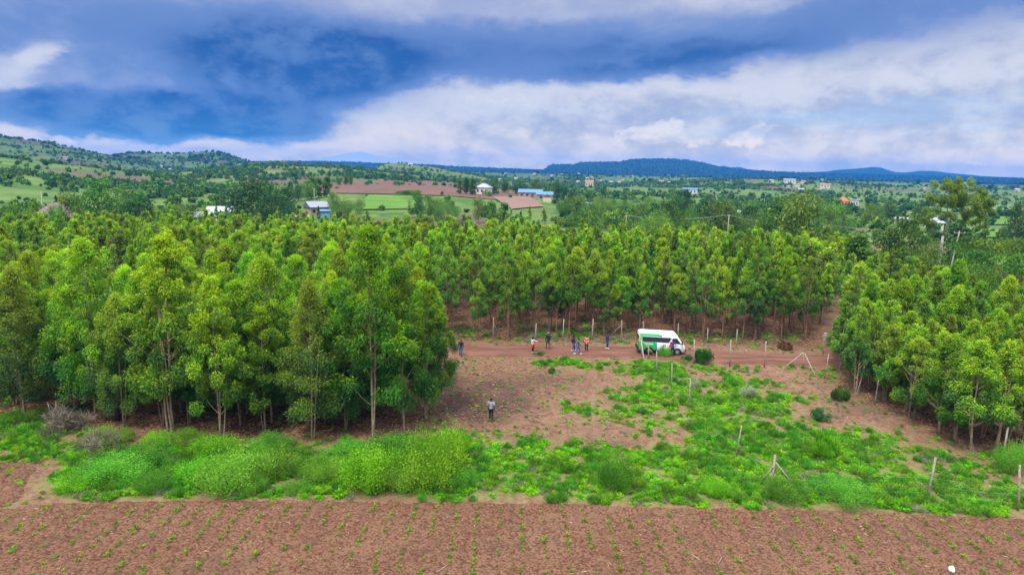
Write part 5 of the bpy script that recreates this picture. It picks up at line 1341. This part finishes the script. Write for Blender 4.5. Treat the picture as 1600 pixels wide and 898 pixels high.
# ------------------------------------------------------------------ minibus
def minibus():
    x, y = hit(1034, 556)
    y += .85
    e_ = thing('minibus', 'white high roof minibus with green rear half and dark windows parked on the dirt road', 'minibus', (x, y, .17), math.radians(-2))
    e_.rotation_euler = (0, R(1.6), R(-2))
    L0, L1, HW, HT = -2.36, 2.36, .93, 2.26
    sec = [(.90, .28), (.97, .40), (1.0, .62), (1.0, .95), (.985, 1.12), (.95, 1.35), (.90, 1.65), (.86, 1.86), (.80, 2.02), (.66, 2.15), (.42, 2.22), (.18, HT)]
    def zt(x_): return float(np.interp(x_, [L0, L0 + .06, L0 + .22, 1.05, 1.25, 1.42, 2.02, 2.14, 2.28, 2.35, L1], [2.0, 2.15, 2.25, 2.25, 2.18, 2.03, 1.16, 1.05, .95, .78, .6]))
    def tap(x_): return float(np.interp(x_, [L0, L0 + .05, L0 + .2, 1.6, 2.05, 2.25, 2.33, L1], [.90, .96, 1.0, 1.0, .96, .88, .78, .68]))
    def halfw(x_, z_): return HW * tap(x_) * float(np.interp(z_, [s[1] for s in sec], [s[0] for s in sec]))
    xs = [L0, L0 + .05, L0 + .12, L0 + .25] + list(np.linspace(-1.95, 1.0, 16)) + [1.12, 1.25, 1.34, 1.42, 1.55, 1.7, 1.85, 2.0, 2.08, 2.16, 2.23, 2.29, 2.33, L1]
    n = len(sec) * 2; V = []; F = []
    for xx in xs:
        top = zt(xx)
        row = [(xx, -HW * tap(xx) * a, min(z, top)) for a, z in sec] + [(xx, HW * tap(xx) * a, min(z, top)) for a, z in reversed(sec)]
        V += row
    for i in range(len(xs) - 1):
        for j in range(n):
            F.append((i * n + j, (i + 1) * n + j, (i + 1) * n + (j + 1) % n, i * n + (j + 1) % n))
    F.append(tuple(range(n))); F.append(tuple((len(xs) - 1) * n + j for j in reversed(range(n))))
    # paint: green rear half, blue band, white front and roof
    m, t, out = new_mat('minibus_paint')
    s_ = t.n('ShaderNodeSeparateXYZ'); t.L.new(t.n('ShaderNodeTexCoord').outputs['Object'], s_.inputs[0])
    xo, yo, zo = s_.outputs
    nz = t.noise(None, 2.0, 3)
    white = (.80, .80, .80); green = (.01, .42, .10); blue = (.02, .20, .55)
    sl = t.m('ADD', xo, t.m('MULTIPLY', zo, .10))
    low = t.m('MULTIPLY', t.m('LESS_THAN', sl, -.62), t.m('LESS_THAN', zo, 1.22))
    topb = t.m('MULTIPLY', t.m('LESS_THAN', xo, -.35), t.m('MULTIPLY', t.m('GREATER_THAN', zo, 1.78), t.m('LESS_THAN', zo, 2.06)))
    rear = t.m('MULTIPLY', t.m('LESS_THAN', xo, -2.02), t.m('LESS_THAN', zo, 2.08))
    rearw = t.m('MULTIPLY', t.m('LESS_THAN', xo, -2.33), t.m('GREATER_THAN', zo, 1.15))
    g = t.m('MAXIMUM', low, t.m('MAXIMUM', topb, rear))
    c = t.mix(g, white, green)
    c = t.mix(rearw, c, (.7, .72, .7))
    bl = t.m('MULTIPLY', t.m('MULTIPLY', t.m('GREATER_THAN', sl, -.62), t.m('LESS_THAN', sl, -.46)), t.m('LESS_THAN', zo, 1.2))
    bl2 = t.m('MULTIPLY', t.m('MULTIPLY', t.m('GREATER_THAN', xo, -.35), t.m('LESS_THAN', xo, -.1)), t.m('MULTIPLY', t.m('GREATER_THAN', zo, 1.78), t.m('LESS_THAN', zo, 1.98)))
    c = t.mix(t.m('MAXIMUM', bl, bl2), c, blue)
    dirt = t.m('MULTIPLY', t.step(zo, .9, .3), t.step(nz, .35, .7, .2, .7))
    c = t.mix(dirt, c, (.32, .2, .14))
    principled(t, out, c, .35, .5)
    link('body', np_mesh('minibus_body', V, F, m), e_)
    glass = simple('minibus_glass', (.012, .014, .02), .08, .1, 2, .6)
    black = simple('black_trim', (.02, .02, .02), .6, .1, 5)
    def panel(name, poly, mat, side=-1, off=.012, sub=5, parent=None):
        """polygon (x,z) laid on the body side, following its curve"""
        bm = bmesh.new(); vs = [bm.verts.new((px, 0, pz)) for px, pz in poly]; bm.faces.new(vs)
        zs = [p[1] for p in poly]
        for k in range(1, sub):
            zz = min(zs) + (max(zs) - min(zs)) * k / sub
            bmesh.ops.bisect_plane(bm, geom=bm.verts[:] + bm.edges[:] + bm.faces[:], plane_co=(0, 0, zz), plane_no=(0, 0, 1))
        for v in bm.verts: v.co.y = side * (halfw(v.co.x, v.co.z) + off)
        r_ = bmesh.ops.extrude_face_region(bm, geom=bm.faces[:])
        for v in [g_ for g_ in r_['geom'] if isinstance(g_, bmesh.types.BMVert)]: v.co.y -= side * (off + .01)
        bmesh.ops.recalc_face_normals(bm, faces=bm.faces[:])
        me = bpy.data.meshes.new(name); bm.to_mesh(me); bm.free(); me.materials.append(mat)
        return link(name, me, parent or e_)
    for s in (-1, 1):
        panel('side_window', [(-2.02, 1.24), (-2.02, 1.74), (.72, 1.74), (.86, 1.66), (.62, 1.24)], glass, s)
        panel('front_door_window', [(.98, 1.16), (.98, 1.70), (1.42, 1.72), (1.80, 1.24), (1.80, 1.16)], glass, s)
        panel('door_seam', [(.88, .45), (.88, 1.72), (.90, 1.72), (.90, .45)], black, s, .006)
        panel('sill_trim', [(-1.0, .30), (-1.0, .42), (1.02, .42), (1.02, .30)], black, s, .015)
        panel('door_handle', [(.66, .98), (.66, 1.03), (.82, 1.03), (.82, .98)], black, s, .03)
        panel('side_print', [(.02, .72), (.02, 1.06), (.16, 1.06), (.16, .72)], simple('red_print', (.55, .12, .12), .5), s, .008)
        panel('side_print', [(.20, .86), (.20, 1.06), (.34, 1.06), (.34, .86)], simple('blue_print', (.08, .25, .55), .5), s, .008)
        panel('side_print', [(-1.85, 1.0), (-1.85, 1.08), (-.95, 1.08), (-.95, 1.0)], simple('white_print', (.75, .8, .78), .5), s, .008)
        panel('side_print', [(1.2, .93), (1.2, .99), (1.55, .99), (1.55, .93)], simple('grey_print', (.2, .2, .22), .5), s, .008)
        b = B(); b.ell((2.19, s * .70, .86), (.13, .13, .14), 10, 6); b.obj('headlight', simple('lamp_glass', (.75, .76, .78), .15, .05, 3, .6), e_, True)
        b = B(); b.box((-2.35, s * .78, 1.0), (.06, .12, .5)); b.obj('tail_light', simple('red_lens', (.4, .02, .02), .3), e_)
        b = B(); b.tube([(1.78, s * .86, 1.2), (1.88, s * 1.02, 1.26)], [.02, .02], 6); b.box((1.9, s * 1.1, 1.3), (.1, .2, .26)); b.obj('wing_mirror', black, e_)
    # windscreen lies on the sloping front
    P = []
    for xx in (1.47, 1.6, 1.75, 1.9, 2.0):
        z_ = zt(xx); hw_ = halfw(xx, z_) * .92
        nx_, nz_ = .82, .57
        P.append([(xx + nx_ * .012, -hw_, z_ + nz_ * .012), (xx + nx_ * .012, hw_, z_ + nz_ * .012)])
    V = [q for r_ in P for q in r_]; F = [(2 * i, 2 * i + 2, 2 * i + 3, 2 * i + 1) for i in range(4)]
    link('windscreen', np_mesh('windscreen', V, F, glass), e_)
    b = B(); b.box((-2.37, 0, 1.5), (.03, 1.35, .5)); b.obj('rear_window', glass, e_)
    b = B(); b.box((-2.40, 0, .48), (.14, 1.7, .2)); b.obj('rear_bumper', black, e_)
    b = B(); b.box((-2.38, .1, .75), (.02, .5, .14)); b.obj('number_plate', simple('plate', (.7, .6, .1), .5), e_)
    b = B(); b.box((2.34, 0, .47), (.16, 1.5, .24)); b.obj('front_bumper', black, e_)
    b = B(); b.box((2.30, 0, .82), (.06, .85, .12)); b.obj('grille', black, e_)
    tyre = simple('tyre_rubber', (.03, .027, .025), .9, .2, 6); rim = simple('steel_rim', (.3, .29, .28), .4, .1, 6, .5, .5)
    arch = simple('wheel_arch', (.012, .012, .012), .9)
    for wx in (-1.30, 1.52):
        for s in (-1, 1):
            b = B(); k = 24
            b.tube([(wx, s * .80, .33), (wx, s * .955, .33)], [.42, .42], k); b.obj('wheel_arch', arch, e_)
            w_ = bpy.data.objects.new('wheel', None); COL.objects.link(w_); w_.parent = e_; w_.location = (wx, s * .87, .32)
            b = B(); b.tube([(0, -.11, 0), (0, -.09, 0), (0, .09, 0), (0, .11, 0)], [.29, .335, .335, .29], k); b.obj('tyre', tyre, w_, True)
            b = B(); b.tube([(0, s * .10, 0), (0, s * .118, 0)], [.20, .17], 18); b.tube([(0, s * .118, 0), (0, s * .135, 0)], [.06, .05], 10); b.obj('rim', rim, w_, True)
    return e_
BUS = minibus()

# ------------------------------------------------------------------ people
SKIN = simple('skin', (.085, .042, .026), .55, .1, 8)
HAIR = simple('hair', (.012, .010, .010), .8, .1, 20)
EYE = simple('eye', (.6, .58, .55), .3, .05, 20)
_cl = {}
def cloth(c):
    if c not in _cl: _cl[c] = simple('cloth_%02d' % len(_cl), c, .85, .12, 14)
    return _cl[c]
def remeshed(b, name, mat, vox, smooth_it=4):
    me = b.mesh(name, mat, True); o = bpy.data.objects.new('tmp', me); COL.objects.link(o)
    m_ = o.modifiers.new('r', 'REMESH'); m_.mode = 'VOXEL'; m_.voxel_size = vox; m_.use_smooth_shade = True
    s_ = o.modifiers.new('s', 'SMOOTH'); s_.factor = .5; s_.iterations = smooth_it
    dg = bpy.context.evaluated_depsgraph_get(); me2 = bpy.data.meshes.new_from_object(o.evaluated_get(dg))
    bpy.data.objects.remove(o); me2.name = name
    if not me2.materials: me2.materials.append(mat)
    return me2
def person(loc, heading, label, top, bottom, shoes, stride=.0, arms=((0, 0), (0, 0)), h=1.72, sleeves='long', skirt=None, hair='short', cap=None, pack=None, coat=0.0, lean=0.0, female=False):
    """local frame: +Y is the way the person faces; arms = (swing forward deg, elbow bend deg) left, right"""
    k = h / 1.72
    e_ = thing('person', label, 'person', loc, heading)
    hipz = .90; pel = np.array([0, 0, hipz])
    sw = .19 if not female else .17
    def J(*a): return np.array(a, float)
    chest = J(0, lean * .25, 1.30); neck = J(0, lean * .38, 1.46); head = J(0, lean * .42 + .015, 1.60)
    legs = []; armsP = []
    for s, f in ((-1, stride), (1, -stride)):
        hip = J(s * .09, 0, hipz); foot = J(s * .10, f * .95, .09 + (.07 if f < 0 else 0))
        knee = (hip + foot) / 2 + J(s * .01, .05 + abs(f) * .10, 0)
        legs.append((hip, knee, foot, f))
    for s, (a, bd) in zip((-1, 1), arms):
        sh = J(s * sw, lean * .33, 1.40); a_, b_ = math.radians(a), math.radians(a + bd)
        el_ = sh + .29 * J(s * .16, math.sin(a_), -math.cos(a_)); wr = el_ + .25 * J(s * .05 - s * .18 * (bd > 40), math.sin(b_), -math.cos(b_))
        armsP.append((sh, el_, wr, b_, s))
    b = B()
    E = lambda pts, r, sq=None: b.tube(pts, r, 10, sq=sq)
    E([pel + J(0, 0, -.08), pel + J(0, 0, .06), J(0, lean * .12, 1.10), chest, J(0, lean * .35, 1.42), neck], [.13, .155, .135, .16, .14, .06], [(.78, 1), (.72, 1.05), (.75, 1), (.72, 1.05), (.6, 1.1), (1, 1)])
    E([neck - J(0, 0, .06), neck + J(0, 0, .09)], [.058, .052])
    b.ell(head, (.076, .096, .115), 12, 9); b.ell(head + J(0, .03, -.06), (.055, .06, .06)); b.ell(head + J(0, .10, -.02), (.014, .022, .024), 6, 5); b.ell(head + J(0, .082, -.062), (.026, .014, .010), 6, 5)
    for s in (-1, 1): b.ell(head + J(s * .078, -.005, -.01), (.012, .022, .032), 6, 5)
    for hip, kn, ft, f in legs:
        E([hip, kn, ft], [.082, .056, .04]); b.ell(ft + J(0, .06, -.04), (.042, .12, .038))
    for sh, el_, wr, b_, s in armsP:
        E([sh, el_, wr], [.052, .040, .028])
        d = J(0, math.sin(b_), -math.cos(b_)); o_ = J(0, math.cos(b_), math.sin(b_))
        E([wr, wr + d * .05, wr + d * .09], [.028, .036, .032], [(1, .7)] * 3)
        for q, (oo, ln) in enumerate(((-.028, .066), (-.009, .078), (.010, .072), (.028, .055))):
            p = wr + d * .085 + o_ * oo; E([p, p + d * ln * .55, p + d * ln + J(-s * .018, 0, 0)], [.0095, .009, .0075])
        E([wr + d * .03 + o_ * .03, wr + d * .06 + o_ * .055, wr + d * .095 + o_ * .06], [.011, .010, .008])
    body = remeshed(b, 'person_body', SKIN, .0125, 2)
    def scl(o): o.scale = (k, k, k); return o
    scl(link('body', body, e_))
    b = B()
    for s in (-1, 1): b.ell(head + J(s * .032, .088, .012), (.013, .008, .008), 6, 5)
    scl(b.obj('eyes', EYE, e_, True))
    # hair or cap
    b = B()
    if hair == 'short': b.ell(head + J(0, -.016, .032), (.083, .098, .098), 12, 8)
    else:
        b.ell(head + J(0, -.02, .03), (.092, .105, .105), 12, 8); b.ell(head + J(0, -.075, -.06), (.075, .05, .11), 10, 7)
    scl(b.obj('hair', HAIR, e_, True))
    if cap:
        b = B(); b.ell(head + J(0, -.008, .055), (.092, .108, .085), 12, 8); b.box(head + J(0, .12, .045), (.14, .10, .015)); scl(b.obj('cap', cloth(cap), e_, True))
    # top
    b = B(); z0 = 1.0 - .02 - coat
    b.tube([J(0, 0, z0 - .04), J(0, lean * .1, 1.08), chest + J(0, 0, 0), J(0, lean * .35, 1.42), neck - J(0, 0, .01)], [.165 + coat * .12, .155, .178, .158, .07], 12, sq=[(.78, 1.05), (.76, 1.02), (.74, 1.06), (.62, 1.14), (1, 1)])
    for sh, el_, wr, b_, s in armsP:
        if sleeves == 'long': b.tube([sh, el_, el_ + (wr - el_) * .92], [.070, .056, .042], 9)
        else: b.tube([sh, sh + (el_ - sh) * .8], [.070, .062], 9)
        b.ell(sh, (.07, .07, .07), 8, 6)
    scl(link('top', remeshed(b, 'top', cloth(top), .016, 3), e_))
    # bottoms
    b = B(); b.tube([pel + J(0, 0, -.10), pel, pel + J(0, 0, .12)], [.14, .168, .155], 12, sq=[(.8, 1), (.76, 1.05), (.76, 1.0)])
    for hip, kn, ft, f in legs: b.tube([hip + J(0, 0, .02), kn, kn + (ft - kn) * .9], [.100, .074, .060], 9)
    scl(link('trousers', remeshed(b, 'trousers', cloth(bottom), .016, 3), e_))
    if skirt:
        b = B(); b.tube([J(.03, .01, 1.02), J(.04, .02, .75), J(.05, .03, .52)], [.17, .175, .16], 12, sq=[(.76, 1)] * 3); scl(b.obj('skirt', cloth(skirt), e_, True))
    for hip, kn, ft, f in legs:
        b = B(); b.ell(ft + J(0, .055, -.045), (.052, .145, .048), 10, 7); b.tube([ft + J(0, 0, -.03), ft + J(0, 0, .04)], [.05, .046], 9); scl(b.obj('shoe', cloth(shoes), e_, True))
    if pack:
        b = B(); b.ell(J(0, -.20, 1.22), (.15, .11, .23), 12, 8); pk = scl(b.obj('backpack', cloth(pack), None, True))
        pk.location = loc; pk.rotation_euler = (0, 0, heading)
        tag(pk, 'dark maroon backpack worn by the person half hidden by the grey topped walker', 'backpack')
    return e_
def at(u, v, z=0.0):
    x, y = hit(u, v); return (x, y, z)
zR = .16
H_ = lambda deg: math.radians(deg)      # heading: 0 faces away from camera, -90 faces right, 90 left, 180 towards camera
person(at(767, 658, .04), H_(-8), 'person in grey T-shirt and black trousers walking alone on the clearing, seen from behind', (.30, .33, .40), (.012, .012, .016), (.03, .03, .03), .16, ((8, 25), (-6, 8)), 1.74, 'short')
person(at(720, 557.5, .06), H_(170), 'person in dark top and blue jeans on the road beside the left grove', (.02, .02, .025), (.03, .10, .30), (.03, .03, .03), .05, ((8, 20), (8, 20)), 1.72)
person(at(832, 553, zR - .05), H_(-60), 'person in white top with red skirt reaching one arm out at the road edge', (.55, .52, .65), (.015, .015, .02), (.4, .4, .4), .03, ((5, 10), (62, 20)), 1.66, 'long', (.62, .03, .03), 'long', None, None, 0, 0, True)
person(at(856, 547.5, zR), H_(20), 'person in dark jacket, brown trousers and pale cap standing behind the others', (.02, .022, .03), (.10, .055, .05), (.2, .05, .04), .14, ((6, 15), (6, 30)), 1.76, 'long', None, 'short', (.28, .28, .30))
person(at(895.5, 551, zR), H_(-70), 'person carrying a maroon backpack, half hidden by the walker in grey top', (.05, .02, .05), (.04, .07, .22), (.6, .6, .6), .22, ((10, 30), (5, 30)), 1.68, 'long', None, 'long', None, (.16, .02, .05))
person(at(902, 555.5, zR - .03), H_(-80), 'person in grey top and bright blue jeans striding right in white shoes', (.10, .11, .14), (.03, .13, .36), (.75, .75, .75), .36, ((-12, 20), (14, 30)), 1.72, 'long', None, 'short', None, None, 0, .2)
person(at(916, 550.5, zR), H_(165), 'person in pink jacket and black leggings with hands on hips', (.75, .20, .22), (.012, .012, .015), (.04, .04, .04), .03, ((-14, 75), (-14, 75)), 1.66, 'long', None, 'short', None, None, .14, 0, True)
person(at(948, 547.5, zR), H_(-95), 'person in navy top and navy trousers with white shoes, rightmost of the walkers', (.035, .035, .11), (.04, .045, .16), (.7, .7, .7), .08, ((10, 60), (12, 40)), 1.76)
def driver():
    # stands at the open front door on the near side
    mw = Matrix.Translation(BUS.location) @ Euler(BUS.rotation_euler).to_matrix().to_4x4()
    p = mw @ Vector((.98, -1.22, 0))
    person((p.x, p.y, .14), H_(-20), 'person in purple and navy clothes leaning at the front door of the minibus', (.07, .05, .20), (.03, .03, .09), (.05, .05, .05), .04, ((30, 50), (60, 20)), 1.70)
    q = mw @ Vector((.72, -1.30, 1.0))
    b = B(); b.box((0, 0, .0), (.22, .14, .30)); b.tube([(-.06, 0, .15), (0, 0, .26), (.06, 0, .15)], [.012] * 3, 5)
    o = b.obj('handbag', cloth((.55, .04, .04)), None, False, tuple(q)); tag(o, 'small red bag held by the person at the minibus door', 'bag')
driver()

# ------------------------------------------------------------------ air
def haze():
    m, t, out = new_mat('haze_air'); v = t.n('ShaderNodeVolumePrincipled')
    v.inputs['Color'].default_value = (.04, .34, .95, 1); v.inputs['Density'].default_value = HAZE; v.inputs['Anisotropy'].default_value = 0.0
    t.L.new(v.outputs[0], out.inputs['Volume'])
    b = B(); b.box((0, 3900, 103), (26000, 9400, 214)); o = b.obj('haze', m); o['kind'] = 'stuff'
    tag(o, 'thin blue haze filling the distance', 'haze')
HAZE = 1.4e-4
haze()
